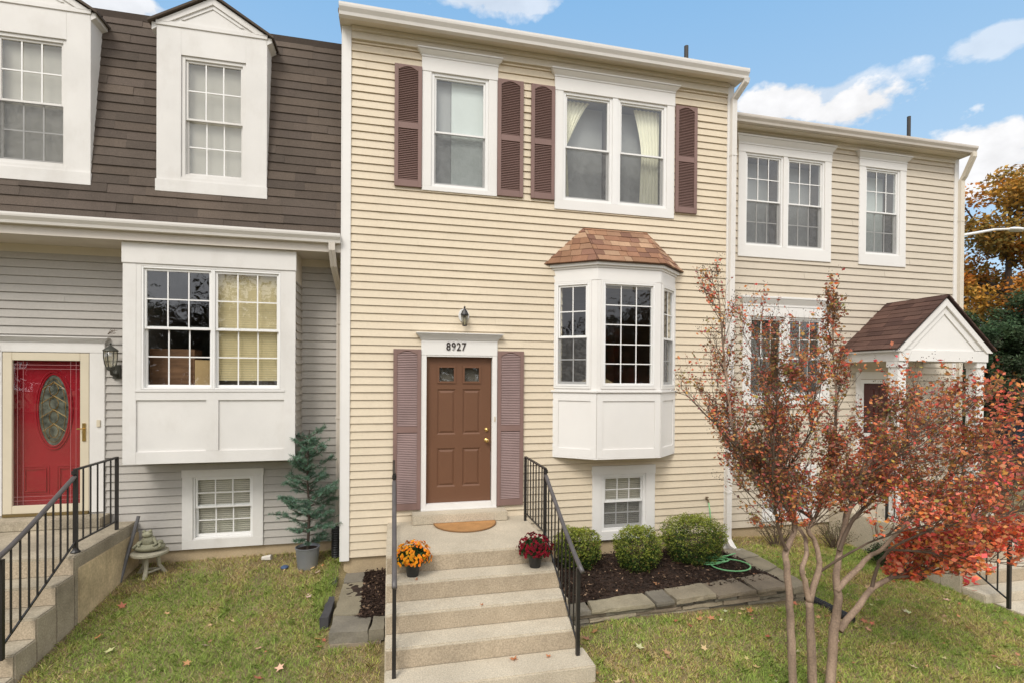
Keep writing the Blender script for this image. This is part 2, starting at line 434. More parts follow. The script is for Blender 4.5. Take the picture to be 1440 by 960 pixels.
def shutter(par, x0, x1, z0, z1, y=-.02, slat=M_SHUT):
    s = MB(); s.T = plane_T(y); st = .052
    s.box(x0, x0 + st, -.028, 0, z0, z1); s.box(x1 - st, x1, -.028, 0, z0, z1)
    zm = z0 + (z1 - z0) * .5; a, b = x0 + st, x1 - st
    s.box(a, b, -.027, 0, z0, z0 + .09); s.box(a, b, -.027, 0, zm - .04, zm + .045); s.box(a, b, -.004, 0, z0 + .09, z1)
    n = 10; pts = [(a, z1)] + [(a + (b - a) * i / n, z1 - .075 + .05 * math.sin(math.pi * i / n)) for i in range(n + 1)] + [(b, z1)]
    s.prism(pts[::-1], -.027, 0)
    o = s.build('shutter', M_SHUT, par, bevel=.002)
    l = MB(); l.T = plane_T(y)
    for za, zb in ((z0 + .095, zm - .045), (zm + .05, z1 - .03)):
        k = int((zb - za) / .0235)
        for i in range(k):
            z = za + (i + .5) * (zb - za) / k
            l._add([(a, -.008, z + .010), (b, -.008, z + .010), (b, -.025, z - .009), (a, -.025, z - .009),
                    (a, -.004, z + .006), (b, -.004, z + .006), (b, -.021, z - .012), (a, -.021, z - .012)],
                   [(0, 3, 2, 1), (4, 5, 6, 7), (3, 7, 6, 2), (0, 1, 5, 4)])
    l.build('louvres', slat, o)
    return o

def gutter(par, x0, x1, yb, yf, zb, zt, m):     # K-style profile
    g = MB(); h = zt - zb; d = yb - yf
    prof = [(yb, zt), (yb, zb), (yf + d * .38, zb), (yf + d * .30, zb + h * .28), (yf + d * .04, zb + h * .62), (yf, zb + h * .80), (yf, zt), (yf + .012, zt), (yf + .012, zb + h * .85), (yf + d * .4, zb + .02), (yb - .01, zb + .02), (yb - .01, zt)]
    n = len(prof)
    g._add([(x0, a, b) for a, b in prof] + [(x1, a, b) for a, b in prof],
           [(i, (i + 1) % n, (i + 1) % n + n, i + n) for i in range(n)])
    for x in (x0 - .001, x1 + .001):
        e = [(x, a, b) for a, b in prof[:7]]; g.poly(e if x < x1 else e[::-1])
    x = x0 + 3.0
    return g.build('gutter', m, par)

def downspout(par, pts, m, w=.075, d=.055):
    """rectangular pipe with ribs along a path of points"""
    s = MB(); P = [Vector(p) for p in pts]; n = 8
    sec = [(-w / 2, -d / 2), (-w / 6, -d / 2), (-w / 6 + .004, -d / 2 + .005), (w / 6 - .004, -d / 2 + .005), (w / 6, -d / 2), (w / 2, -d / 2), (w / 2, d / 2), (-w / 2, d / 2)]
    vs = []; fs = []
    for i, p in enumerate(P):
        t = (P[min(i + 1, len(P) - 1)] - P[max(0, i - 1)]).normalized()
        X = Vector((1, 0, 0)) if abs(t.x) < .7 else Vector((0, 0, 1)); Yv = t.cross(X).normalized(); X = Yv.cross(t).normalized()
        if Yv.y < 0 and abs(t.z) > .3: Yv = -Yv
        for a, b in sec: vs.append(tuple(p + X * a + Yv * b))
    for i in range(len(P) - 1):
        for k in range(n): fs.append((i * n + k, i * n + (k + 1) % n, (i + 1) * n + (k + 1) % n, (i + 1) * n + k))
    s._add(vs, fs); s.poly(vs[:n]); s.poly(vs[-n:])
    o = s.build('downspout', m, par)
    for i in range(len(P) - 1):
        L = (P[i + 1] - P[i])
        if L.length > 1.5 and abs(L.z) > 1:
            for q in (.12, .5, .9):
                b = MB(); c = P[i] + L * q; b.box(c.x - w / 2 - .006, c.x + w / 2 + .006, c.y - d / 2 - .004, c.y + d / 2 + .003, c.z, c.z + .03)
                b.build('strap', m, o)
    return o

# ------------------------------------------------------------------ cream house (middle)
def text_mesh(s, size, loc, m, parent, name='house_number', ext=.006, offset=.0, rot=(R(90), 0, 0), alignx='CENTER'):
    cu = bpy.data.curves.new(name, 'FONT'); cu.body = s; cu.size = size; cu.extrude = ext; cu.offset = offset
    cu.align_x = alignx; cu.align_y = 'CENTER'; cu.space_character = 1.12
    o = bpy.data.objects.new(name, cu); COL.objects.link(o)
    bpy.context.view_layer.update()
    me = bpy.data.meshes.new_from_object(o.evaluated_get(bpy.context.evaluated_depsgraph_get()))
    bpy.data.objects.remove(o); o = bpy.data.objects.new(name, me); COL.objects.link(o)
    me.materials.clear(); me.materials.append(m); o.parent = parent
    off = Vector((0, 0, 0)); p = parent
    while p is not None: off += p.location; p = p.parent
    o.location = Vector(loc) - off; o.rotation_euler = rot
    return o

HM = thing('townhouse', (1.8, 0, -.9), 'tall cream sided townhouse with a brown front door and mauve shutters, middle of the row', 'townhouse')
XL, XR, HZ = -1.10, 4.74, 6.36
F0 = plane_T(0)
W1 = (.045, .84, 4.355, 5.915); W2 = (1.94, 3.605, 4.33, 5.905); WB = (2.585, 3.30, -.53, .315)
holes = [W1, W2, WB, (-.001, .915, -.03, 2.035), (1.95, 3.65, 1.62, 3.08)]
w = MB(); lap(w, F0, XL, XR, -.66, 6.21, .105, holes)
lap(w, frame_T((XR, 0), (XR, 9)), 0, 9, -.66, 6.3, .105); lap(w, frame_T((XL, 9), (XL, 0)), 0, 9, -.66, 6.3, .105)
lap(w, frame_T((XR, 9), (XL, 9)), 0, XR - XL, -.66, 6.3, .105)
w.build('siding', M_SIDE, HM)
w = MB(); w.box(XL + .02, XR - .02, .02, .2, -1.6, -.661); w.build('foundation', M_FOUND, HM, bevel=.01)
w = MB(); w.box(XL - .012, XL + .095, -.03, .002, -.70, HZ); w.box(XL - .028, XL - .0125, -.028, .08, -.70, HZ); w.build('corner_board', M_TRIM, HM, bevel=.003)
w = MB(); w.box(XR - .085, XR + .012, -.03, .002, -.93, HZ); w.box(XR + .0125, XR + .028, -.028, .08, -.93, HZ); w.build('corner_board', M_TRIM, HM, bevel=.003)
w = MB(); w.box(XL + .096, XR - .086, -.04, .0, 6.20, HZ - .001); w.box(XL + .096, XR - .086, -.052, -.041, 6.20, 6.222)
w.box(XL + .096, XR - .086, -.075, -.0405, 6.30, HZ - .002)
w.build('frieze_board', M_TRIMC, HM, bevel=.004)
w = MB(); w.box(XL - .05, XR + .07, -.20, .02, HZ, HZ + .012); w.box(XL - .05, XR + .07, -.205, -.19, HZ + .0125, 6.46)
w.prism([(XL - .05, HZ + .013), (XL - .03, HZ + .013), (XL - .03, 6.44), (XL - .05, 6.44)], -.19, .3)
w.build('soffit', M_TRIMC, HM)
gutter(HM, XL - .04, XR + .09, -.205, -.315, 6.34, 6.475, M_GUTW)
w = MB()
rf = [(-.19, 6.47), (4.5, 8.1), (9.2, 6.47), (9.2, 6.42), (4.5, 8.04), (-.19, 6.42)]
x0, x1 = XL - .06, XR + .08
w._add([(x0, a, b) for a, b in rf] + [(x1, a, b) for a, b in rf], [tuple(range(6)), tuple(range(11, 5, -1))] + [(i, (i + 1) % 6, (i + 1) % 6 + 6, i + 6) for i in range(6)])
w.col = (.1, .07, .05); w.c = [w.col] * len(w.f); w.build('roof', M_ROOFL, HM)
for xx in (XL + .01, XR - .03):
    w = MB(); w.poly([(xx, 0.02, 6.36), (xx, 9, 6.36), (xx, 4.5, 8.03)]); w.build('gable_wall', M_SIDE, HM)
w = MB(); w.tube([(5.10 - .52, 1.05, 6.6), (5.10 - .52, 1.05, 7.62)], .038, 12); w.tube([(4.58, 1.05, 6.8), (4.58, 1.05, 6.98)], .06, 12)
w.build('vent_pipe', mat('pipe_rubber', (.06, .055, .05), .6), HM, smooth=False)
# windows
wa = window(HM, F0, W1[0], W1[1], W1[2], W1[3], 5.115, back='shade'); casing(wa, F0, W1, .125, topw=.19, botw=.062, crown=(.105, .055))
wa = window(HM, F0, 1.94, 2.712, W2[2], W2[3], 5.115, back='curtL')
mb = MB(); mb.box(2.7125, 2.8005, -.028, .06, W2[2], W2[3]); mb.build('mullion', M_VINYL, wa, bevel=.004)
casing(wa, F0, W2, .125, topw=.19, botw=.14, crown=(.105, .055))
window(HM, F0, 2.801, 3.605, W2[2], W2[3], 5.115, back='curtR')
wa = window(HM, F0, *WB, -.10, gu=(3, 2), back='hblind', screen=True); casing(wa, F0, WB, .15, topw=.13, botw=.13)
for a in ((-.447, -.083, 4.318, 5.955), (.968, 1.342, 4.305, 5.945), (1.457, 1.811, 4.31, 5.94), (3.745, 4.113, 4.29, 5.922)): shutter(HM, *a)
shutter(HM, -.445, -.075, -.06, 2.125, slat=M_SHUTREFL); shutter(HM, .99, 1.37, -.06, 2.122, slat=M_SHUTREFL)
# door
dr = MB(); dr.T = plane_T(.045)
P = [(.15, .41), (.505, .765)]; ZP = [(.22, .76), (.95, 1.585), (1.665, 1.91)]
xs = [0.004, P[0][0], P[0][1], P[1][0], P[1][1], .910]; zs = [.003, .22, .76, .95, 1.585, 1.665, 1.91, 2.028]
for i in range(5):
    for j in range(7):
        if i in (1, 3) and j in (1, 3, 5):
            a, b, c, d = xs[i], xs[i + 1], zs[j], zs[j + 1]
            if j == 5: dr.ring(a, b, c, d, .028, -.012, .02); continue
            e = .022; f = .05    # moulded recess and raised field
            o_ = [(a, 0, c), (b, 0, c), (b, 0, d), (a, 0, d)]; q = [(a + e, .014, c + e), (b - e, .014, c + e), (b - e, .014, d - e), (a + e, .014, d - e)]
            r_ = [(a + f, .001, c + f), (b - f, .001, c + f), (b - f, .001, d - f), (a + f, .001, d - f)]
            for A_, B_ in ((o_, q), (q, r_)):
                for k in range(4): dr.poly([A_[k], A_[(k + 1) % 4], B_[(k + 1) % 4], B_[k]])
            dr.poly(r_)
        else: dr.poly([(xs[i], 0, zs[j]), (xs[i + 1], 0, zs[j]), (xs[i + 1], 0, zs[j + 1]), (xs[i], 0, zs[j + 1])])
DR = dr.build('front_door', M_DOOR, HM, label='brown six panel front door with two small square panes at the top')
for a, b in P:
    g = MB(); g.T = plane_T(.05); g.box(a + .027, b - .027, .002, .008, 1.692, 1.883); g.build('glass', M_GLASSD, DR)
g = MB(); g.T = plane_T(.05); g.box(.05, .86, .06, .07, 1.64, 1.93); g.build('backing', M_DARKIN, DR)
k = MB()
for z, r in ((.86, .027), (1.01, .022)):
    k.tube([(.85, .045, z), (.85, .037, z)], .032 if z < 1 else .028, 20)
    k.tube([(.85, .037, z), (.85, .025, z), (.85, .012, z), (.85, -.006, z), (.85, -.018, z), (.85, -.022, z)] if z < 1 else [(.85, .037, z), (.85, .02, z)],
           [.012, .012, .020, .028, .022, .008] if z < 1 else [.022, .020], 20)
k.build('knob', M_BRASS, DR, smooth=True)
s = MB(); s.box(-.074, -.001, -.034, .04, -.06, 2.05); s.box(.916, .986, -.034, .04, -.06, 2.05)
s.box(-.0005, .9155, -.03, .044, 2.031, 2.05); s.box(-.075, .987, -.036, .0, 2.0505, 2.26); s.box(-.073, .985, -.055, .04, -.085, -.0605); s.box(-.0005, .9155, -.04, .06, -.06, .001)
for i in range(7):
    e = .01 + .065 * (i / 6) ** 1.2; s.box(-.075 - e, .987 + e, -.04 - e, .0, 2.2605 + i * .013, 2.2605 + i * .013 + .0126)
s.build('door_surround', M_TRIM, HM, bevel=.003)
s = MB(); s.box(.945, .962, -.045, -.0345, 1.13, 1.20); s.build('doorbell', M_ALMOND, HM, bevel=.002)
M_NUM = mat('black_numeral', (.03, .02, .018), .5)
N = text_mesh('8927', .150, (.402, -.04, 2.166), M_NUM, HM, offset=.0015); N.scale = (.85, 1, 1)
N['label'] = 'black house number 8927 above the front door'
srf = MB(); srf.T = plane_T(0)      # small serif feet on the numerals
# bay window
PW = (1.82, 0); P1 = (2.345, -.38); P2 = (3.325, -.38); PR = (3.78, 0)
def off(d):     # plan outline pushed outward by d
    pts = [PW, P1, P2, PR]; segs = []
    for a, b in zip(pts[:-1], pts[1:]):
        u = Vector((b[0] - a[0], b[1] - a[1])).normalized(); n_ = Vector((u.y, -u.x)); segs.append((Vector(a) + n_ * d, u))
    out = []
    (p, u) = segs[0]; t = (0 - p.y) / u.y; out.append((p + u * t))
    for (p, u), (q, v_) in zip(segs[:-1], segs[1:]):
        den = u.x * v_.y - u.y * v_.x; t = ((q.x - p.x) * v_.y - (q.y - p.y) * v_.x) / den; out.append(p + u * t)
    (p, u) = segs[-1]; t = (0 - p.y) / u.y; out.append(p + u * t)
    return [(v_.x, v_.y) for v_ in out]
base = MB()
base.vprism(off(-.001), .62, 1.53); base.vprism(off(.014), .60, .6195); base.vprism(off(.014), 1.53, 1.546); base.vprism(off(.034), 1.5465, 1.572)
head = MB(); head.vprism(off(.004), 3.125, 3.30); head.vprism(off(.02), 3.3005, 3.33); head.vprism(off(.05), 3.3305, 3.378)
BAY = base.build('bay_window', M_TRIM, HM, bevel=.004, label='white angled bay window with small panes under a brown shingled roof')
head.build('bay_header', M_TRIM, BAY, bevel=.004)
fr = MB()
faces = [(PW, P1), (P1, P2), (P2, PR)]
for (a, b) in faces:
    L_ = math.dist(a, b); fr.T = frame_T(a, b); i0, i1 = (.002, L_ - .002)
    wl = .085
    fr.box(i0, i0 + wl, -.013, 0, .62, 1.529); fr.box(i1 - wl, i1, -.013, 0, .62, 1.529)
    fr.box(i0 + wl, i1 - wl, -.0125, 0, .62, .742); fr.box(i0 + wl, i1 - wl, -.0125, 0, 1.425, 1.529)
    fr.T = None
fr.build('panel_frame', M_TRIM, BAY, bevel=.002)
op = [(.045, .535), (.085, .885), (.075, .555)]
wf = MB()
for (a, b), (q0, q1) in zip(faces, op):
    L_ = math.dist(a, b); wf.T = frame_T(a, b)
    wf.box(.0, q0, 0, .06, 1.572, 3.125); wf.box(q1, L_, 0, .06, 1.572, 3.125)
    wf.box(q0, q1, .001, .06, 1.572, 1.632); wf.box(q0, q1, .001, .06, 3.102, 3.1245)
    wf.ring(q0 - .03, q1 + .03, 1.60, 3.124, .03, -.014, -.0002)
wf.T = None; wf.build('bay_casing', M_TRIM, BAY, bevel=.003)
for i, ((a, b), (q0, q1)) in enumerate(zip(faces, op)):
    window(BAY, frame_T(a, b), q0, q1, 1.633, 3.101, None if i == 1 else 2.33, gu=(3, 5) if i == 1 else (2, 2), back=None, screen=(i != 1), glass=M_GLASSD, fw=.03, name='bay_sash_frame', sub=True)
rm = MB(); B = off(-.075); top = 3.115
rm.poly([(B[0][0], 0.05, top), (B[1][0], B[1][1], top), (B[2][0], B[2][1], top), (B[3][0], .05, top)])
rm.poly([(B[0][0], 0.05, 1.58), (B[1][0], B[1][1], 1.58), (B[2][0], B[2][1], 1.58), (B[3][0], .05, 1.58)])
rm.build('bay_seat', M_GREYIN, BAY)
rm = MB()
X0, X1, Y0, Y1, Z0, Z1 = 1.4, 4.4, .05, 3.6, .9, 3.35
for q in ([(X0, Y0, Z0), (X0, Y1, Z0), (X0, Y1, Z1), (X0, Y0, Z1)], [(X1, Y0, Z0), (X1, Y1, Z0), (X1, Y1, Z1), (X1, Y0, Z1)], [(X0, Y1, Z0), (X1, Y1, Z0), (X1, Y1, Z1), (X0, Y1, Z1)],
          [(X0, Y0, Z0), (X1, Y0, Z0), (X1, Y1, Z0), (X0, Y1, Z0)], [(X0, Y0, Z1), (X1, Y0, Z1), (X1, Y1, Z1), (X0, Y1, Z1)]): rm.poly(q)
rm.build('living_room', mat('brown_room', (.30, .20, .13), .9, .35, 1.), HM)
rb = MB(); E_ = off(.085); A0, A1, A2, A3 = [(x, y, 3.379) for x, y in E_]; A0 = (A0[0], -.002, 3.379); A3 = (A3[0], -.002, 3.379)
R0, R1 = (2.274, -.002, 3.94), (3.287, -.002, 3.94)
cols = [(.27, .145, .085), (.32, .185, .115), (.25, .13, .08), (.37, .235, .15), (.29, .16, .095), (.21, .11, .075)]
def facet(mb, pts, step, cols, w_=(.10, .24), th=.008, seed=1):
    p0 = Vector(pts[0]); U = (Vector(pts[1]) - p0).normalized(); nn = U.cross(Vector(pts[2]) - p0).normalized(); V_ = nn.cross(U).normalized()
    reg = [((Vector(p) - p0).dot(U), (Vector(p) - p0).dot(V_)) for p in pts]
    shingles(mb, p0, U, V_, nn, reg, step, w_, th, cols, random.Random(seed))
facet(rb, [A0, A1, R0], .115, cols, seed=4); facet(rb, [A1, A2, R1, R0], .115, cols, seed=5); facet(rb, [A2, A3, R1], .115, cols, seed=6)
rb.build('bay_roof', mat('copper_shingle', (0, 0, 0), .95, .12, 3, fine=.3, fscale=160, attr=True, bump=.6, bscale=170), BAY)
fl = MB(); fl.poly([A0, A1, R0]); fl.poly([A1, A2, R1, R0]); fl.poly([A2, A3, R1]); fl.vprism([p[:2] for p in (A0, A1, A2, A3)], 3.374, 3.3785)
fl.tube([R0, R1], .009, 6); fl.tube([A0, R0], .008, 6); fl.tube([A3, R1], .008, 6)
fl.build('bay_roof_deck', mat('dark_flashing', (.07, .04, .03), .8), BAY)
downspout(HM, [(4.80, -.27, 6.35), (4.80, -.26, 6.30), (4.735, -.075, 6.12), (4.735, -.062, 6.05), (4.70, -.062, -.72), (4.70, -.075, -.78), (4.705, -.16, -.86), (4.71, -.30, -.885)], M_GUTW, .085, .058)
fa = MB(); fa.tube([(4.335, 0, -.13), (4.335, -.07, -.13), (4.335, -.09, -.17)], .012, 8); fa.tube([(4.335, -.045, -.13), (4.335, -.045, -.10)], .006, 6)
fa.lathe([(.024, 0), (.026, .005), (.024, .010)], (4.335, -.045, -.10), 10); fa.build('faucet', mat('old_brass', (.16, .11, .06), .5, metal=.6), HM)

# ------------------------------------------------------------------ left house
HL = thing('townhouse', (-3.5, .55, -.7), 'greige townhouse with a dark brown mansard roof, two white dormers and a red door', 'townhouse')
FL = plane_T(.55); LX = -8.2; SOF = 3.38
WLB = (-3.055, -2.315, -.455, .385)
w = MB(); lap(w, FL, LX, XL - .03, -.585, SOF - .09, .105, [WLB, (-5.19, -4.255, -.03, 2.03), (-3.60, -1.78, 1.5, 3.2)])
lap(w, frame_T((-1.705, .075), (-1.705, .55)), .0, .475, .66, 2.99, .105); lap(w, frame_T((-3.665, .55), (-3.665, .075)), .0, .475, .66, 2.99, .105)
w.build('siding', M_SIDEL, HL)
w = MB(); w.box(LX, XL - .03, .542, .549, SOF - .10, SOF - .001); w.box(-1.72, -1.698, .075, .54, 2.99, SOF - .002); w.build('frieze_board', M_TRIMC, HL)
w = MB(); w.box(LX, XL - .035, .57, .75, -1.6, -.586); w.build('foundation', M_FOUND, HL)
wa = window(HL, FL, *WLB, -.03, gu=(3, 2), back='blind', screen=False, fw=.02); casing(wa, FL, WLB, .13, topw=.10, botw=.125, m=M_TRIML)
bx = MB(); yb = .058
bx.box(-3.675, -1.697, yb + .02, yb + .035, .655, 1.56); bx.box(-3.675, -1.697, yb + .02, .55, .651, .6545)
bx.box(-3.675, -3.53, yb, yb + .02, .65, 3.12); bx.box(-1.835, -1.697, yb, yb + .02, .65, 3.12)
bx.box(-3.53, -1.835, yb + .001, yb + .02, .65, .80); bx.box(-3.53, -1.835, yb + .001, yb + .02, 1.44, 1.573); bx.box(-2.75, -2.61, yb + .0005, yb + .0195, .80, 1.44)
bx.box(-3.53, -3.475, yb + .002, yb + .03, 1.573, 3.12); bx.box(-1.88, -1.835, yb + .002, yb + .03, 1.573, 3.12); bx.box(-3.475, -1.88, yb + .002, yb + .03, 3.088, 3.12)
bx.box(-3.683, -1.689, yb - .012, yb + .03, 3.1205, SOF - .003)
bx.box(-3.54, -1.825, yb - .008, yb - .0005, 1.545, 1.572); bx.box(-1.712, -1.6975, yb + .021, .548, .65, .665)
bx.box(-3.675, -3.66, yb + .036, .55, .656, 3.37); bx.box(-1.72, -1.7065, yb + .036, .55, .656, 3.37)
BL = bx.build('box_bay_window', M_TRIML, HL, bevel=.003, label='boxy white bay window with twelve pane sashes and blank lower panels')
FB = plane_T(yb + .015)
window(BL, FB, -3.474, -2.676, 1.575, 3.087, 2.33, gu=(3, 2), back=None, screen=False, fw=.022, name='left_sash_frame'.replace('left_', ''), sub=True, glass=glass_mat('bay_glass', .10))
window(BL, FB, -2.6755, -1.881, 1.575, 3.087, 2.33, gu=(3, 2), back='yblind', screen=False, fw=.022, name='sash_frame', sub=True, depth=.25)
rm = MB(); X0, X1, Y0, Y1, Z0, Z1 = -3.65, -2.69, yb + .04, 3.4, 1.0, 3.3
for q in ([(X0, Y0, Z0), (X0, Y1, Z0), (X0, Y1, Z1), (X0, Y0, Z1)], [(X1, Y0, Z0), (X1, Y1, Z0), (X1, Y1, Z1), (X1, Y0, Z1)], [(X0, Y1, Z0), (X1, Y1, Z0), (X1, Y1, Z1), (X0, Y1, Z1)],
          [(X0, Y0, Z0), (X1, Y0, Z0), (X1, Y1, Z0), (X0, Y1, Z0)], [(X0, Y0, Z1), (X1, Y0, Z1), (X1, Y1, Z1), (X0, Y1, Z1)]): rm.poly(q)
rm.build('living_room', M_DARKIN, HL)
# things standing inside the left bay
t = MB(); t.box(-3.50, -2.98, .35, .62, 1.35, 2.09); t.box(-3.47, -3.01, .338, .3495, 1.45, 2.05); t.box(-3.40, -3.36, .331, .3375, 1.84, 1.92)
tag(t.build('cupboard', mat('brown_wood', (.20, .105, .055), .5, .25, 4, stretch=(1, 1, 6)), bevel=.005), 'brown wooden cupboard seen through the lower left panes of the box bay', 'cupboard')
t = MB(); t.box(-2.96, -2.35 - .35, .30, .6, 1.40, 1.95); t.box(-2.85, -2.80, .298, .2995, 1.40, 1.95)
tag(t.build('cardboard_box', mat('cardboard', (.52, .36, .18), .8, .1, 5), bevel=.004), 'tan cardboard box beside the brown cupboard inside the box bay', 'box')
# soffit fascia gutter
w = MB(); w.box(LX, XL - .03, .0, .549, SOF, SOF + .012); w.box(LX, XL - .03, -.012, .006, SOF - .003, 3.60); w.build('soffit', M_GUT, HL)
gutter(HL, LX, XL - .03, -.0125, -.125, 3.485, 3.60, M_GUTW)
# mansard
my = lambda z: .058 + (z - 4.0) * .134
sl = Vector((0, .134, 1)).normalized(); nn = Vector((1, 0, 0)).cross(sl)
Lr = (6.31 - 3.595) * math.sqrt(1 + .134 ** 2)
lc = [(.107, .083, .066), (.099, .078, .063), (.115, .089, .070), (.104, .081, .066)]
w = MB(); shingles(w, (LX, my(3.595), 3.595), (1, 0, 0), sl, nn, [(0, 0), (XL - .02 - LX, 0), (XL - .02 - LX, .472), (0, .472)], .118, (.30, .9), .013, lc, random.Random(8), gap=.0012)
ks = math.sqrt(1 + .134 ** 2); zc_ = 3.595 + .472 / ks
for a_, b_ in ((LX, -5.26), (-4.02, -3.30), (-2.06, XL - .02)):      # strips beside and between the dormers
    shingles(w, (LX, my(3.595), 3.595), (1, 0, 0), sl, nn, [(a_ - LX, .472), (b_ - LX, .472), (b_ - LX, Lr), (a_ - LX, Lr)], .118, (.30, .9), .013, lc, random.Random(int(a_ * 10)), gap=.0012)
    w.col = (.06, .045, .035); w.poly([(a_, my(zc_), zc_), (b_, my(zc_), zc_), (b_, my(6.31), 6.31), (a_, my(6.31), 6.31)]); w.col = None
w.col = (.06, .045, .035)
w.poly([(LX, my(3.595), 3.595), (XL - .02, my(3.595), 3.595), (XL - .02, my(zc_), zc_), (LX, my(zc_), zc_)])
w.poly([(LX, my(6.31), 6.31), (XL - .02, my(6.31), 6.31), (XL - .02, 9, 6.5), (LX, 9, 6.5)])
w.box(LX, XL - .02, my(6.31) - .03, my(6.31) + .05, 6.25, 6.335)
w.build('mansard_roof', M_ROOFL, HL)
w = MB(); w.box(LX, XL - .04, 8.95, 9, -1, 6.4); w.box(LX - .02, LX, .57, 9, -1, 6.3); w.build('rear_wall', M_SIDEL, HL)
def dormer(xc, back, scr):
    a, b = xc - .63, xc + .63; y = .05; d = MB(); o = (xc - .36, xc + .38, 4.22, 5.735)
    T = plane_T(y)
    d.box(a, o[0], y, y + .02, 4.17, 6.10); d.box(o[1], b, y, y + .02, 4.17, 6.10)
    d.box(o[0], o[1], y, y + .02, 4.17, o[2]); d.box(o[0], o[1], y, y + .02, o[3], 6.10)
    d.box(a - .008, b + .008, y - .018, y + .02, 4.02, 4.1695)
    d.prism([(a, 6.10), (b, 6.10), (xc, 6.475)], y, y + .02)
    d.box(a - .006, b + .006, y - .013, y - .0005, 6.07, 6.125)
    for sgn in (-1, 1):    # raking boards and the thin inner triangle
        e = (xc + sgn * .63, 6.11); t_ = (xc, 6.49)
        d.prism([(e[0], e[1]), t_, (t_[0], t_[1] - .085), (e[0] - sgn * .13, e[1])][::sgn], y - .016, y - .0007)
        d.prism([(xc + sgn * .36, 6.165), (xc, 6.37), (xc, 6.35), (xc + sgn * .32, 6.165)][::sgn], y - .010, y - .0007)
    d.prism([(a, 4.02), (a + .02, 4.02), (a + .02, 6.10), (a, 6.10)], y + .0205, .9); d.prism([(b - .02, 4.02), (b, 4.02), (b, 6.10), (b - .02, 6.10)], y + .0205, .9)
    D = d.build('dormer', M_TRIML, HL, bevel=.002)
    r = MB()
    for sgn in (-1, 1):
        e = Vector((xc + sgn * .715, y - .05, 6.075)); t_ = Vector((xc, y - .05, 6.505)); E2 = Vector((e.x, 1.3, e.z)); T2 = Vector((t_.x, 1.3, t_.z))
        r.poly([tuple(p) for p in (e, t_, T2, E2)][::sgn]); up = Vector((0, 0, .028))
        r.poly([tuple(p + up) for p in (e, t_, T2, E2)]); r.poly([tuple(p) for p in (e, t_, t_ + up, e + up)]); r.poly([tuple(p) for p in (e, E2, E2 + up, e + up)])
    r.col = (.09, .07, .055); r.c = [r.col] * len(r.f); r.build('dormer_roof', M_ROOFL, D)
    r = MB()
    for sgn in (-1, 1):
        x = xc + sgn * .655
        r._add([(x - .03, y, 6.00), (x + .03, y, 6.04), (x + .03, 1.0, 6.04), (x - .03, 1.0, 6.00), (x - .03, y, 6.10), (x + .03, y, 6.09), (x + .03, 1.0, 6.09), (x - .03, 1.0, 6.10)],
               [(0, 3, 2, 1), (4, 5, 6, 7), (0, 1, 5, 4), (1, 2, 6, 5), (2, 3, 7, 6), (3, 0, 4, 7)])
    r.build('dormer_eave', M_TRIML, D)
    window(D, plane_T(y + .03), *o, 4.96, gu=(3, 2), back=back, screen=scr, name='dormer_window_frame', sub=True, frame_mat=M_TRIML, glass=MATS['bay_glass'], depth=.35)
    return D
tag(dormer(-2.68, 'blind', False), 'white pedimented dormer with a closed blind, nearer the cream house'); tag(dormer(-4.64, 'blind', True), 'white dormer at the left edge with tree reflections in its panes')
# left door
s = MB(); s.T = FL
s.box(-5.30, -5.19, -.03, .03, -.02, 2.03); s.box(-4.25, -4.08, -.03, .03, -.02, 2.03); s.box(-5.30, -4.08, -.032, .03, 2.031, 2.15)
for i in range(5): s.box(-5.32 - .012 * i, -4.075 + .012 * i, -.035 - .012 * i, .0, 2.1505 + i * .015, 2.1505 + i * .015 + .0147)
s.build('door_surround', M_TRIML, HL, bevel=.003)
s = MB(); s.T = FL; s.ring(-5.185, -4.255, -.0, 2.025, .10, -.028, .01); SD = s.build('storm_door', M_ALMOND, HL, bevel=.004, label='almond framed storm door over the red door')
s = MB(); s.T = FL; s.box(-5.18, -4.26, -.045, .0, -.035, -.0005); s.build('threshold', mat('bronze_sill', (.22, .16, .07), .4, metal=.5), SD)
s = MB(); s.T = FL; s.box(-5.085, -4.355, -.012, -.008, .10, 1.925); s.build('glass', M_STORM, SD)
s = MB(); s.T = FL; s.box(-4.325, -4.29, -.04, -.0285, .90, 1.13); s.tube([(-4.305, -.04, 1.06), (-4.305, -.07, 1.06), (-4.37, -.07, 1.06)], .008, 8); s.build('handle', M_BRASS, SD)
s = MB(); s.T = FL; s.box(-5.16, -4.28, .09, .12, .0, 2.02)
def oval(mb, cx, cz, rx, rz, r, v, n=36): mb.tube([(cx + rx * math.cos(2 * math.pi * i / n), v, cz + rz * math.sin(2 * math.pi * i / n)) for i in range(n + 1)], r, 6, False)
for zc, hh in ((.40, .18), ):
    for xc in (-4.90, -4.52):
        for e, dd in ((0, .006), (.03, .012)): s.ring(xc - .15 + e, xc + .15 - e, zc - hh + e, zc + hh - e, .014, .09 - dd, .09)
oval(s, -4.70, 1.29, .20, .50, .014, .088); oval(s, -4.70, 1.29, .175, .465, .012, .086)
RD = s.build('front_door', M_RED, HL, label='red front door with a tall leaded oval pane')
s = MB(); s.T = FL; n = 36; s.poly([(-4.70 + .165 * math.cos(-2 * math.pi * i / n), .0865, 1.29 + .455 * math.sin(-2 * math.pi * i / n)) for i in range(n)])
s.build('oval_glass', mat('leaded_glass', (.10, .11, .085), .25, .8, 14., bump=1., bscale=40, spec=.8), RD)
s = MB(); s.T = FL
for k in range(4):
    zc = 1.29 + (-.27, -.09, .09, .27)[k]
    oval(s, -4.70, zc, .05, .08, .0035, .082, 14); s.tube([(-4.85 + .1 * abs(zc - 1.29), .082, zc), (-4.70, .082, zc + .10), (-4.55 - .1 * abs(zc - 1.29), .082, zc)], .003, 5)
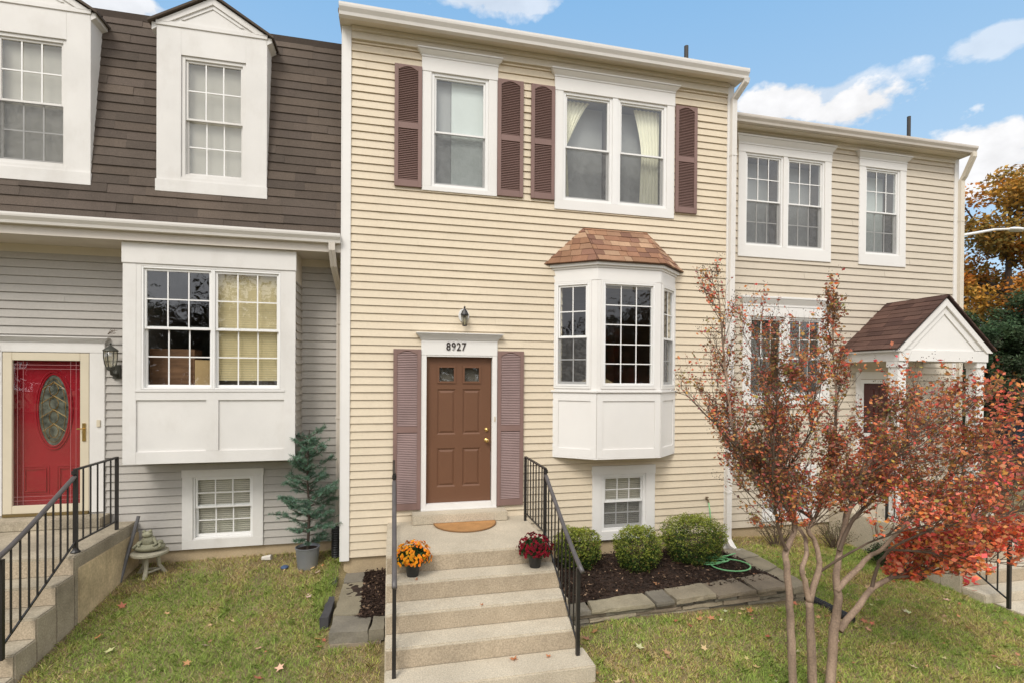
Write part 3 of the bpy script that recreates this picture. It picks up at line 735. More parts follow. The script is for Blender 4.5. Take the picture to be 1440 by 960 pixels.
oval(s, -4.70, 1.29, .13, .41, .003, .082); s.build('leading', M_BRASS, RD)
s = MB(); s.T = FL
for x in (-5.035, -4.975, -4.465, -4.405): s.box(x - .0015, x + .0015, -.0145, -.0125, .10, 1.925)
for z in (.16, .21, 1.82, 1.87): s.box(-5.085, -4.355, -.0149, -.0146, z - .002, z + .002)
s.build('etched_lines', mat('etched_line', (.42, .2, .2), .6), SD)
s = MB(); s.T = FL; s.box(-4.165, -4.125, -.045, -.0305, 1.08, 1.17); s.build('doorbell', M_ALMOND, HL, bevel=.003)
for i, ch in enumerate('8925'):
    o = text_mesh(ch, .14, (-5.243, .515, 2.07 - i * .135), M_NUM, HL, offset=.002)
    o['label'] = 'black numeral %s fixed beside the red door' % ch
downspout(HL, [(-1.235, -.06, 3.50), (-1.235, -.06, 3.40), (-1.225, .06, 3.22), (-1.19, .46, 2.98), (-1.19, .5, 2.90), (-1.19, .505, -.60), (-1.19, .46, -.66)], M_GUT, .08, .055)

# ------------------------------------------------------------------ right house
HR = thing('townhouse', (7.4, .55, -1), 'lower tan sided townhouse with a gabled porch, at the right end of the row', 'townhouse')
FR = plane_T(.55); RX0, RX1 = XR + .03, 10.07
WU = (5.41, 7.03, 4.04, 5.62); WV = (7.92, 8.70, 4.04, 5.62); WLo = (5.52, 7.03, 1.46, 2.83); WBr = (5.93, 6.78, -.60, .12); DO = (7.86, 8.76, -.28, 1.76)
w = MB(); lap(w, FR, RX0, RX1, -.80, 5.90, .127, [WU, WV, WLo, WBr, DO], thick=.018)
lap(w, frame_T((RX1, .55), (RX1, 9)), 0, 8.45, -.80, 5.98, .127, thick=.018); lap(w, frame_T((RX1, 9), (RX0, 9)), 0, RX1 - RX0, -.8, 5.98, .127)
w.build('siding', M_SIDER, HR)
w = MB(); w.box(RX0, RX1 - .02, .57, .8, -1.8, -.801); w.build('foundation', M_FOUND, HR)
w = MB(); w.box(RX1 - .075, RX1 + .012, .52, .552, -.82, 5.98); w.box(RX1 + .0125, RX1 + .03, .522, .64, -.82, 5.98); w.build('corner_board', M_TRIM, HR, bevel=.003)
w = MB(); w.box(RX0, RX1 - .076, .51, .549, 5.88, 5.979); w.box(RX0, RX1 - .076, .49, .5095, 5.94, 5.978); w.build('frieze_board', M_TRIMC, HR)
w = MB(); w.box(RX0, RX1 + .06, .33, .56, 5.98, 5.992); w.box(RX0, RX1 + .06, .325, .34, 5.9925, 6.08); w.build('soffit', M_TRIMC, HR)
gutter(HR, RX0, RX1 + .07, .325, .215, 5.985, 6.10, M_GUT)
w = MB(); rf = [(.33, 6.10), (4.6, 7.45), (9.2, 6.1), (9.2, 6.05), (4.6, 7.40), (.33, 6.05)]; x0, x1 = RX0, RX1 + .06
w._add([(x0, a, b) for a, b in rf] + [(x1, a, b) for a, b in rf], [tuple(range(6)), tuple(range(11, 5, -1))] + [(i, (i + 1) % 6, (i + 1) % 6 + 6, i + 6) for i in range(6)])
w.col = (.1, .07, .05); w.c = [w.col] * len(w.f); w.build('roof', M_ROOFL, HR)
w = MB(); w.poly([(RX1 - .02, .57, 5.98), (RX1 - .02, 9, 5.98), (RX1 - .02, 4.6, 7.39)]); w.build('gable_wall', M_SIDER, HR)
w = MB(); w.tube([(9.95, 1.4, 6.2), (9.95, 1.4, 7.2)], .035, 10); w.build('vent_pipe', MATS['pipe_rubber'], HR)
def twin(Wn, zm, m0, m1, backs, **k):
    wa = window(HR, FR, Wn[0], m0, Wn[2], Wn[3], zm, back=backs[0], gu=(3, 2), fw=.035, **k)
    b = MB(); b.T = FR; b.box(m0 + .0005, m1 - .0005, -.03, .06, Wn[2], Wn[3]); b.build('mullion', M_TRIM, wa, bevel=.003)
    window(HR, FR, m1, Wn[1], Wn[2], Wn[3], zm, back=backs[1], gu=(3, 2), fw=.035, **k); return wa
wa = twin(WU, 4.82, 6.165, 6.25, ('grey', 'grey')); casing(wa, FR, WU, .14, topw=.13, botw=.2, crown=(.15, .05))
wa = window(HR, FR, *WV, 4.82, back='white', gu=(3, 2), fw=.035); casing(wa, FR, WV, .14, topw=.13, botw=.2, crown=(.13, .06))
wa = twin(WLo, 2.11, 6.215, 6.30, ('grey', 'grey')); casing(wa, FR, WLo, .14, topw=.17, botw=.15, crown=(.17, .05), m=M_TRIM)
wa = window(HR, FR, *WBr, -.25, back='blind', gu=(3, 2), fw=.035); casing(wa, FR, WBr, .13, topw=.13, botw=.12)
# door of the right house
s = MB(); s.T = FR; s.box(DO[0] - .10, DO[0], -.03, .03, -.3, 1.77); s.box(DO[1], DO[1] + .10, -.03, .03, -.3, 1.77); s.box(DO[0] - .10, DO[1] + .10, -.032, .03, 1.7705, 1.90)
s.box(DO[0], DO[1], -.04, .05, -.31, -.281); s.build('door_surround', M_TRIM, HR, bevel=.003)
s = MB(); s.T = FR; s.box(DO[0], DO[1], .06, .09, -.28, 1.76)
for z0_, z1_ in ((-.1, .5), (.75, 1.6)):
    for x_ in (8.0, 8.36): s.ring(x_, x_ + .27, z0_, z1_, .02, .05, .06)
RDo = s.build('front_door', mat('maroon_door_paint', (.09, .025, .02), .4), HR, label='dark maroon front door behind a white storm frame')
s = MB(); s.T = FR; s.ring(DO[0] + .002, DO[1] - .002, -.278, 1.758, .07, -.02, .01); s.box(DO[0] + .07, DO[1] - .07, -.018, .008, .72, .78); s.box(DO[0] + .07, DO[1] - .07, -.018, .008, .94, .975)
s.build('storm_frame', M_VINYL, RDo)
# porch roof
px0, px1, pxc, py0 = 7.44, 9.44, 8.44, -.50; ez, az = 2.24, 3.10
w = MB()
w.box(px0 + .06, px1 - .06, py0, py0 + .10, 2.06, 2.24); w.box(px0 + .06, px0 + .16, py0 + .1005, .53, 2.06, 2.24); w.box(px1 - .16, px1 - .06, py0 + .1005, .53, 2.06, 2.24)
w.poly([(px0 + .165, py0 + .105, 2.10), (px1 - .165, py0 + .105, 2.10), (px1 - .165, .53, 2.10), (px0 + .165, .53, 2.10)])
w.prism([(px0 + .07, 2.2405), (px1 - .07, 2.2405), (pxc, az - .05)], py0 + .03, py0 + .08)
sl_ = (az - ez) / (pxc - px0)
for sgn in (-1, 1):
    e = pxc + sgn * (pxc - px0 + .02)
    w.prism([(e, ez - .03), (pxc, az), (pxc, az - .13), (e - sgn * .13, ez - .03)][::sgn], py0 - .02, py0 + .0285)
    w.prism([(pxc + sgn * .86, 2.25), (pxc, az - .131), (pxc, az - .26), (pxc + sgn * .68, 2.25)][::sgn], py0 + .012, py0 + .0286)
w.box(px0 - .03, px0 + .02, py0 + .03, .53, ez - .03, ez + .045)
PRF = w.build('porch_gable', M_TRIM, HR, bevel=.003)
w = MB()
brn = [(.085, .045, .035), (.10, .055, .042), (.075, .04, .032), (.11, .06, .046)]
U_ = Vector((0, 1, 0))
for sgn in (-1, 1):
    E0 = Vector((pxc + sgn * (pxc - px0 + .05), py0 - .05, ez - .0)); T0 = Vector((pxc, py0 - .05, az + .035))
    Vs = (T0 - E0); Ls = Vs.length; Vs.normalize(); nn_ = Vector((sgn * Vs.z, 0, abs(Vs.x)))
    shingles(w, E0 + nn_ * .01, U_, Vs, nn_, [(0, 0), (1.09, 0), (1.09, Ls), (0, Ls)], .125, (.28, .34), .008, brn, random.Random(21))
    w.col = (.05, .03, .025)
    q = [E0, E0 + U_ * 1.09, T0 + U_ * 1.09, T0]; w.poly([tuple(p) for p in q]); w.poly([tuple(p + nn_ * .012) for p in q]); w.poly([tuple(p) for p in (E0, T0, T0 + nn_ * .012, E0 + nn_ * .012)]); w.col = None
w.build('porch_roof', mat('maroon_shingle', (0, 0, 0), .95, .15, 2, fine=.25, fscale=150, attr=True, bump=.5, bscale=150), PRF)
for x in (7.52, 9.18):
    c = MB(); c.box(x, x + .17, -.46, -.29, -.51, 2.059); c.box(x - .02, x + .19, -.48, -.27, -.515, -.40); c.box(x - .02, x + .19, -.48, -.27, 1.96, 2.058)
    c.build('porch_column', M_TRIM, HR, bevel=.004)
downspout(HR, [(10.09, .265, 6.0), (10.09, .265, 5.93), (10.12, .44, 5.62), (10.12, .49, 5.55), (10.12, .495, -.9), (10.12, .43, -1.0)], M_TRIMC, .09, .058)

# ------------------------------------------------------------------ lamps
M_LGLASS = glass_mat('lamp_glass', .12, (.8, .78, .7))
t = thing('wall_lamp', (.507, -.02, 2.55), 'small black carriage lamp on a white plate above the brown door', 'wall lamp')
m = MB(); pts = [(.507 + .074 * math.cos(a), 2.60 + .095 * math.sin(a)) for a in [2 * math.pi * i / 20 for i in range(20)]]
m.prism(pts, -.034, -.012); m.build('back_plate', M_VINYL, t, bevel=.003)
m = MB(); cx, cy = .507, -.115
m.lathe([(.012, .185), (.02, .17), (.03, .16), (.052, .115), (.056, .10), (.05, .098)], (cx, cy, 2.50), 8)
m.lathe([(.006, .22), (.014, .205), (.008, .19), (.012, .18)], (cx, cy, 2.50), 10)
m.lathe([(.050, .10), (.056, .095), (.050, .088)], (cx, cy, 2.50), 8); m.lathe([(.02, -.055), (.034, -.048), (.036, -.04), (.030, -.038)], (cx, cy, 2.50), 8)
m.tube([(cx, -.03, 2.63), (cx, -.06, 2.70), (cx, -.10, 2.705), (cx, cy, 2.69)], .008, 8); m.box(cx - .03, cx + .03, -.045, -.035, 2.58, 2.66)
for i in range(6):
    a = 2 * math.pi * i / 6; m.tube([(cx + .048 * math.cos(a), cy + .048 * math.sin(a), 2.592), (cx + .032 * math.cos(a), cy + .032 * math.sin(a), 2.455)], .0035, 4)
m.build('lantern_frame', M_BLACK, t)
m = MB(); m.lathe([(.031, -.04), (.046, .09)], (cx, cy, 2.50), 6); m.build('lamp_glass', M_LGLASS, t)
m = MB(); m.tube([(cx, cy, 2.46), (cx, cy, 2.54)], .011, 8); m.build('bulb', mat('candle_sleeve', (.7, .65, .5), .5), t)
t = thing('wall_lamp', (-3.94, .5, 1.95), 'weathered rounded glass lantern between the red door and the box bay', 'wall lamp')
cx, cy = -3.945, .37; m = MB()
m.lathe([(.005, .235), (.012, .225), (.006, .21), (.014, .20), (.03, .185), (.075, .15), (.085, .135), (.08, .13)], (cx, cy, 1.92), 14)
m.lathe([(.052, -.075), (.05, -.07), (.045, -.10), (.02, -.12)][::-1], (cx, cy, 1.92), 12)
for i in range(8):
    a = 2 * math.pi * i / 8; m.tube([(cx + r * math.cos(a), cy + r * math.sin(a), 1.92 + z) for r, z in ((.078, .13), (.077, .05), (.066, -.03), (.048, -.075))], .004, 4)
m.tube([(cx, cy, 1.82), (cx, cy + .03, 1.76), (cx, .50, 1.74), (cx, .53, 1.80)], [.014, .02, .022, .02], 8)
m.lathe([(.03, -.01), (.04, 0), (.035, .01)], (cx, cy + .08, 1.76), 10); m.box(cx - .045, cx + .045, .515, .535, 1.70, 1.88)
m.build('lantern_frame', mat('pewter', (.07, .07, .06), .5, .2, metal=.4), t)
m = MB(); m.lathe([(.046, -.075), (.064, -.03), (.074, .05), (.076, .13)], (cx, cy, 1.92), 14); m.build('lamp_glass', M_LGLASS, t, smooth=True)
# twig and wire caught above that lamp
m = MB()
for i in range(9):
    a = random.uniform(-.3, .9); m.tube([(-4.00, .42, 2.26), (-4.00 + .07 * math.cos(a) * random.random(), .42, 2.26 + .08 * math.sin(a) + .02), (-3.93 + random.uniform(-.03, .04), .43, 2.30 + random.uniform(-.02, .06))], .003, 4)
tag(m.build('dried_wreath', M_TWIG), 'tuft of dried twigs on the corner of the red door crown', 'ornament')

# ------------------------------------------------------------------ steps and railings
def steps(root, x0, x1, yw, ynose, zl, n, run, rise, zb, side=M_CONC, wide_last=0., blk=None):
    L = MB(); L.box(x0, x1, ynose, yw, zb, zl); L.build('landing', side, root, bevel=.012)
    y = ynose; z = zl
    for k in range(n):
        last = k == n - 1
        m = MB(); xx = x1 + (wide_last if last else 0)
        m.box(x0 - (.0 if not last else .0), xx, y - run - (.06 if last and wide_last else 0), y - .0005, zb, z - rise)
        m.build('step', side, root, bevel=.012)
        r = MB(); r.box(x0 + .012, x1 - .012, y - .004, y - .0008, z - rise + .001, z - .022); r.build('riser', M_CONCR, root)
        y -= run; z -= rise
    if blk:
        m = MB(); m.box(*blk); m.build('door_step', side, root, bevel=.01)
S1 = thing('concrete_steps', (.43, -1.3, -1.1), 'tan aggregate concrete steps leading up to the brown front door', 'steps')
steps(S1, -.517, 1.385, -.018, -1.376, -.2176, 4, .289, .191, -1.5, wide_last=.06, blk=(-.19, 1.10, -.25, -.019, -.2172, -.086))
S2 = thing('concrete_steps', (-5.2, -.5, -1.1), 'worn patched concrete steps with a side wall, below the red door', 'steps')
steps(S2, -6.9, -3.70, .53, -.86, -.16, 5, .295, .19, -1.6, side=M_CONCD, blk=(-5.7, -4.0, .27, .531, -.1595, -.04))
m = MB(); m.box(-3.78, -3.688, -.80, .53, -1.5, -.30); m.build('side_wall', M_CONCP, S2, bevel=.008)
S3 = thing('concrete_steps', (8.3, -1.4, -1.2), 'pale concrete steps climbing to the gabled porch on the right', 'steps')
steps(S3, 7.2, 9.6, .54, -1.10, -.52, 3, .29, .19, -1.9)

def rail(name_label, x, base, y0, ymid, yend, zl, h, zend_base, bow=.0, curl=True, m_top=None, outx=0.):
    """iron railing along y: level part y0..ymid on the landing, sloping part to yend"""
    t = thing('iron_railing', (x, ymid, zl), name_label, 'railing')
    p = MB(); zt = zl + h
    p.box(x - .016, x + .016, y0 - .016, y0 + .016, zl, zt); p.build('post', M_BLACK, t)
    p = MB(); p.box(x - .018, x + .018, ymid - .018, ymid + .018, zl, zt)
    p.lathe([(.045, 0), (.045, .012), (.03, .03), (.024, .05)], (x, ymid, zl), 10) if base else None
    p.build('post', M_BLACK, t)
    ze = zend_base + h
    p = MB(); p.box(x - .018, x + .018, yend - .018, yend + .018, zend_base, ze - .02); p.build('post', M_BLACK, t)
    b = MB(); b.box(x - .014, x + .014, ymid, y0, zt - .012, zt + .004); b.build('top_rail', M_BLACK, t)
    b = MB(); b.box(x - .008, x + .008, ymid, y0, zl + .10, zl + .118); b.build('bottom_rail', M_BLACK, t); b = MB()
    ys0 = ymid - .02; zs0 = zt - .09
    # sloped bars
    def bar(z_off0, z_off1, w, hh, mb):
        a = (ys0, zs0 + z_off0); c = (yend, ze + z_off1 - .02)
        mb._add([(x - w, a[0], a[1]), (x + w, a[0], a[1]), (x + w, c[0], c[1]), (x - w, c[0], c[1]), (x - w, a[0], a[1] + hh), (x + w, a[0], a[1] + hh), (x + w, c[0], c[1] + hh), (x - w, c[0], c[1] + hh)],
                [(0, 3, 2, 1), (4, 5, 6, 7), (0, 1, 5, 4), (1, 2, 6, 5), (2, 3, 7, 6), (3, 0, 4, 7)])
    bar(-h + .19, -h + .12, .008, .018, b)
    b.build('sloping_bottom_rail', M_BLACK, t)
    hr = MB(); pts = [(x, ymid + .01, zs0 + .02), (x, ymid - .04, zs0 + .0)] + [(x, ymid - .04 + (yend + .04 - ymid) * q - .12 * (q ** 6), zs0 + (ze - zs0 - .02) * q) for q in (.1, .3, .5, .7, .85, .95, 1.0)]
    if curl: pts += [(x, yend - .14, ze - .065), (x, yend - .125, ze - .095), (x, yend - .09, ze - .10)]
    hr.tube(pts, [.014] + [.0235] * (len(pts) - 1), 10); hr.build('handrail', m_top or M_GREYRAIL, t, smooth=True)
    k = MB(); k.tube([(x, ymid - .03, zt - .015), (x, ymid - .03, zt - .055)], .024, 10); k.tube([(x, y0, zt - .01), (x, ymid - .03, zt - .008)], .013, 8); k.build('knob', M_BLACK, t)
    pk = MB(); n = max(2, int((y0 - ymid) / .125))
    for i in range(1, n):
        y = y0 + (ymid - y0) * i / n; pk.box(x - .0065, x + .0065, y - .0065, y + .0065, zl + .11, zt - .01)
    n = int((ymid - yend) / .135)
    for i in range(1, n + 1):
        q = i / (n + 1); y = ys0 + (yend - ys0) * q; zc = zs0 + (ze - .02 - zs0) * q
        pk.box(x - .0065, x + .0065, y - .0065, y + .0065, zc - h + .13 + .06 * (1 - q), zc + .0)
    pk.build('pickets', M_BLACK, t)
    return t
rail('black iron railing with grey handrail on the right of the cream house steps', 1.335, False, -.31, -1.24, -2.38, -.2176, .885, -.982, curl=False)
rail('black iron railing seen end on, left of the cream house steps', -.432, False, -.31, -1.24, -2.385, -.2176, .885, -.982, curl=False)
rail('black iron railing with curled handrail beside the red door steps', -3.765, True, .13, -.72, -1.80, -.16, .90, -.74)
rail('black iron railing down the porch steps at the right edge', 7.26, True, -.52, -1.02, -2.20, -.52, .88, -1.17)

# ------------------------------------------------------------------ ground
def seg(a, b, st): return list(np.arange(a, b, st))
gx = seg(-150, -30, 15) + seg(-30, -8, 2.) + seg(-8, 12, .22) + seg(12, 40, 2.) + seg(40, 301, 20)
gy = seg(-120, -20, 12) + seg(-20, -6, 1.) + seg(-6, 1.5, .2) + seg(1.5, 14, 1.) + seg(14, 60, 3) + seg(60, 401, 20)
V = []; F = []
for y in gy:
    for x in gx:
        z = gz(x, y)
        if -1.04 < x < 4.45 and -1.5 < y < .2: z = min(z, -.93)
        V.append((x, y, z))
nx = len(gx)
for j in range(len(gy) - 1):
    for i in range(nx - 1): k = j * nx + i; F.append((k, k + 1, k + nx + 1, k + nx))
m = MB(); m.v = V; m.f = F
m.build('lawn_ground', M_SOIL, None, smooth=True, kind='structure')
def inbed(x, y):
    if -1.12 < x < -.5 and -1.72 < y < .1: return True
    if 1.36 < x < 4.42 + .15 and -1.80 < y < .1: return True
    if 4.3 < x < 4.95 - max(0, -y - .5) * .12 and -1.75 < y < -.1: return True
    if -.56 < x < 1.48 and -2.66 < y < .1: return True
    if x < -3.66 and y > -2.38 and x > -7: return True
    if 7.17 < x < 9.65 and y > -2.0: return True
    if -.35 < x < 1.2 and y <= -2.6: return True
    if 7.3 < x < 9.4 and y <= -1.9: return True
    if y > .57 and x < 10.2: return True
    if y > .0 and -1.12 < x < 4.8: return True
    return False
# mulch
for (x0_, x1_, y0_, y1_) in ((-1.0, -.515, -1.42, -.02), (1.39, 4.5, -1.50, -.02)):
    m = MB(); V = []; F = []; nx = int((x1_ - x0_) / .05) + 1; ny = int((y1_ - y0_) / .05) + 1
    for j in range(ny):
        for i in range(nx):
            x = x0_ + (x1_ - x0_) * i / (nx - 1); y = y0_ + (y1_ - y0_) * j / (ny - 1)
            V.append((x, y, -.865 + .03 * noise.noise(Vector((x * 2.4, y * 2.4, 3))) + .012 * noise.noise(Vector((x * 14, y * 14, 1)))))
    for j in range(ny - 1):
        for i in range(nx - 1): k = j * nx + i; F.append((k, k + 1, k + nx + 1, k + nx))
    m.v = V; m.f = F; m.build('mulch_bed', M_MULCH, None, smooth=True, kind='structure')
rg = np.random.default_rng(5)
def quads(cent, L, W, col, rgen, flat=.5, up=None, curl=0.):
    """oriented leaf quads: cent (n,3), L,W arrays; returns V,F,C (rhombic 4-gon)"""
    n = len(cent); d = rgen.normal(size=(n, 3)); d[:, 2] *= flat; d /= np.linalg.norm(d, axis=1)[:, None]
    e = rgen.normal(size=(n, 3))
    if up is not None: e = e * .8 + np.cross(d, up + rgen.normal(size=(n, 3)) * .35)
    e -= d * (e * d).sum(1)[:, None]; e /= np.linalg.norm(e, axis=1)[:, None]
    L = L[:, None]; W = W[:, None]
    v = np.stack([cent - d * L / 2, cent + e * W / 2 - d * L * .05, cent + d * L / 2, cent - e * W / 2 - d * L * .05], 1)
    return v.reshape(-1, 3), np.arange(4 * n).reshape(n, 4), col
n = 9000
xx = rg.uniform(1.39, 4.45, n); yy = rg.uniform(-1.48, -.03, n); k = n // 6
xx[:k] = rg.uniform(-.80, -.52, k); yy[:k] = rg.uniform(-1.4, -.03, k)
c0 = np.stack([xx, yy, -.855 + rg.uniform(-.01, .028, n)], 1)
b_ = rg.uniform(.5, 1.6, n)[:, None] * np.array([.040, .024, .017]); pale = rg.random(n) < .07; b_[pale] = rg.uniform(.6, 1.2, (pale.sum(), 1)) * np.array([.26, .17, .11])
tag(arr_mesh('mulch_chips', *quads(c0, rg.uniform(.02, .075, n), rg.uniform(.008, .022, n), b_, rg, .25), M_CHIP), kind='stuff')
# flagstone edging
E1 = thing('stone_edging', (3, -1.6, -.9), 'low edging of dry laid grey flagstones in front of the boxwood bed', 'stone edging')
def stone(root, pl, z0, z1, name='flagstone', sub=.045, rnd=random):
    """irregular slab: plan outline subdivided and jittered"""
    P = []
    for i in range(len(pl)):
        a, b = Vector(pl[i]), Vector(pl[(i + 1) % len(pl)]); k = max(1, int((b - a).length / .09))
        for j in range(k):
            p = a.lerp(b, j / k); P.append((p.x + rnd.uniform(-.010, .010), p.y + rnd.uniform(-.010, .010)))
    cx = sum(p[0] for p in P) / len(P); cy = sum(p[1] for p in P) / len(P)
    m = MB(); k = len(P); t1, t2 = rnd.uniform(-.012, .012), rnd.uniform(-.012, .012); hs = [rnd.uniform(-.004, .004) for _ in P]
    low = [(x, y, z0) for x, y in P]; mid = [(x + rnd.uniform(-.006, .006), y + rnd.uniform(-.006, .006), (z0 + z1) / 2) for x, y in P]
    top = [(cx + (x - cx) * .985, cy + (y - cy) * .985, z1 + (x - cx) * t1 + (y - cy) * t2 + h_) for (x, y), h_ in zip(P, hs)]
    o = 0; m._add(low + mid + top + [(cx, cy, z1 + .003)], [(i, (i + 1) % k, (i + 1) % k + k, i + k) for i in range(k)] + [(i + k, (i + 1) % k + k, (i + 1) % k + 2 * k, i + 2 * k) for i in range(k)] + [(i + 2 * k, (i + 1) % k + 2 * k, 3 * k) for i in range(k)])
    c = rnd.choice([(.27, .235, .165), (.22, .195, .145), (.30, .255, .18), (.24, .195, .14), (.19, .17, .135)]); q = rnd.uniform(.85, 1.15)
    m.c = [tuple(v * q for v in c)] * len(m.f); return m.build(name, M_STONE, root)
rs = random.Random(12)
yo = lambda x: -1.80 + .045 * (x - 1.5); yi = lambda x: -1.52 + .11 * (x - 2.0)
xs_ = [1.40, 1.72, 2.52, 2.78, 3.35, 3.92, 4.42]
for a, b in zip(xs_[:-1], xs_[1:]):
    stone(E1, [(a + .012, yo(a) + rs.uniform(-.03, .01)), (b - .012, yo(b) + rs.uniform(-.03, .01)), (b - .012 + rs.uniform(-.04, .04), yi(b)), (a + .012 + rs.uniform(-.04, .04), yi(a))], -.885, -.835 + rs.uniform(-.008, .008), rnd=rs)
side = [(4.45, -1.72, 4.72, -1.62, 4.78, -1.05, 4.50, -1.18), (4.46, -1.14, 4.80, -1.02, 4.84, -.62, 4.42, -.68), (4.40, -.64, 4.86, -.58, 4.84, -.22, 4.45, -.22)]
for s_ in side: stone(E1, [(s_[0], s_[1]), (s_[2], s_[3]), (s_[4], s_[5]), (s_[6], s_[7])], -.93, -.86, rnd=rs)
for lv in range(4):
    x = 1.40; z1 = -.888 - lv * .047
    while x < 4.6:
        L_ = rs.uniform(.22, .62); x2 = min(x + L_, 4.68); e = rs.uniform(-.012, .028)
        if x2 - x > .08: stone(E1, [(x + .006, yo(x) + .015 + e), (x2 - .006, yo(x2) + .015 + e), (x2 - .006, yo(x2) + .24), (x + .006, yo(x) + .24)], z1 - .043, z1 - rs.uniform(0, .008), rnd=rs)
        x = x2
E2 = thing('stone_edging', (-.8, -1.5, -.9), 'stone slabs framing the small mulch strip left of the steps', 'stone edging')
for pl in ([(-1.08, -1.66), (-.70, -1.70), (-.66, -1.38), (-1.06, -1.26)], [(-.68, -1.70), (-.53, -1.70), (-.53, -1.40), (-.64, -1.38)], [(-1.07, -1.25), (-.80, -1.30), (-.78, -.80), (-1.06, -.78)], [(-1.06, -.77), (-.79, -.79), (-.80, -.36), (-1.05, -.36)], [(-1.05, -.35), (-.81, -.35), (-.80, -.04), (-1.05, -.04)]):
    stone(E2, pl, -.97, -.855 + rs.uniform(-.01, .01), rnd=rs)
for pl in ([(-1.06, -1.69), (-.55, -1.72), (-.55, -1.5), (-1.04, -1.5)],): stone(E2, pl, -1.05, -.972, rnd=rs)
E3 = thing('edging_stones', (-1.16, -1, -.95), 'dark weathered edging pieces half sunk in the grass beside the slabs', 'edging stones')
for pl in ([(-1.20, -1.35), (-1.11, -1.35), (-1.10, -.82), (-1.17, -.82)], [(-1.22, -.45), (-1.12, -.45), (-1.11, -.22), (-1.2, -.22)]):
    o = stone(E3, pl, -1.05, -.83, rnd=rs); o.data.materials.clear(); o.data.materials.append(mat('slate', (.06, .058, .06), .8, .2, 5))
W1_ = MB()
for k in range(3):
    y1 = -2.73 - k * 1.3; z_ = -1.095 - k * .012
    W1_.box(-.33, .62, y1 - 1.285, y1, z_ - .2, z_); W1_.box(.635, 1.18, y1 - 1.285, y1, z_ - .2, z_ - .004)
W1_.build('front_path', M_CONC, None, bevel=.008, kind='structure')
m = MB(); m.box(7.35, 9.3, -6, -1.975, -1.5, -1.205); m.build('porch_path', M_CONC, None, bevel=.008, kind='structure')

# ------------------------------------------------------------------ grass
def grass():
    N = 460000; x = rg.uniform(-4.6, 11.5, N); y = rg.uniform(-4.3, .56, N)
    # thin out what the frame can hardly show
    keep = np.ones(N, bool)
    keep &= ~((x < 1.2) & (y < -3.3)); keep &= ~((x > 9) & (rg.random(N) < .5))
    x = x[keep]; y = y[keep]
    ok = np.array([not inbed(a, b) for a, b in zip(x, y)]); x = x[ok]; y = y[ok]
    nz = lambda s, o: np.array([noise.noise(Vector((a * s, b * s, o))) for a, b in zip(x, y)])
    n1 = nz(.9, 0); n2 = nz(3.2, 5); n3 = nz(9., 9)
    wall = np.clip((y + .55) / .9, 0, 1) * np.clip((.6 - np.abs(x + 2.6)) / 1 + 1.2, 0, 1) + np.clip((y + .3) / .7, 0, 1) * (x > 4.7)
    dead = np.clip(.46 + .9 * n1 + .6 * n2 + .35 * n3 + .55 * wall - .18 * (x < -1) , 0, 1)
    bare = rg.random(len(x)) < np.clip(wall * .55 + np.clip(-n3 * n2 * 1.5, 0, .4), 0, .75); x, y, dead, n3, n2 = [q[~bare] for q in (x, y, dead, n3, n2)]
    n = len(x); z = np.array([gz(a, b) for a, b in zip(x, y)])
    cl_ = np.clip(np.array([noise.noise(Vector((a_ * 5.5, b_ * 5.5, 20))) for a_, b_ in zip(x, y)]) * 2.2 - .35, 0, 1); tb = np.exp(-((x - 3.3) ** 2 + (y + 3.05) ** 2) / .12) + np.exp(-((x + 1.25) ** 2 / .01 + (y + .5) ** 2 / .5)) * .8
    h = rg.uniform(.022, .050, n) * (1 + .35 * n2 + .55 * cl_ + .9 * tb); dead = np.clip(dead - .5 * cl_ - tb, 0, 1); w = rg.uniform(.0016, .0034, n) * (1 + .25 * np.clip(-y - 0, 0, 3) * 0)
    a = rg.uniform(0, 2 * math.pi, n); ln = rg.uniform(.3, 1.5, n) * h; b = rg.uniform(0, 2 * math.pi, n)
    base = np.stack([x, y, z - .004], 1); du = np.stack([np.cos(a), np.sin(a), 0 * a], 1) * w[:, None]
    lean = np.stack([np.cos(b) * ln, np.sin(b) * ln, h], 1)
    mid = base + lean * np.array([.38, .38, .62]); tip = base + lean
    Vv = np.stack([base - du, base + du, mid + du * .8, tip, mid - du * .8], 1).reshape(-1, 3)
    g1 = np.array([.42, .50, .12]); g2 = np.array([.22, .33, .07]); st = np.array([.74, .60, .30]); br = np.array([.34, .21, .11])
    t = rg.random(n)[:, None]; isd = rg.random(n) < dead * .72
    c = g1 * t + g2 * (1 - t) + np.array([.16, .10, .02]) * dead[:, None]
    cd = st * t + br * (1 - t); c = np.where(isd[:, None], cd, c) * rg.uniform(.75, 1.3, (n, 1)) * (1 + .18 * (x > 1.4))[:, None]
    return arr_mesh('grass_blades', Vv, np.arange(5 * n).reshape(n, 5), c, M_GRASS)
tag(grass(), kind='stuff')
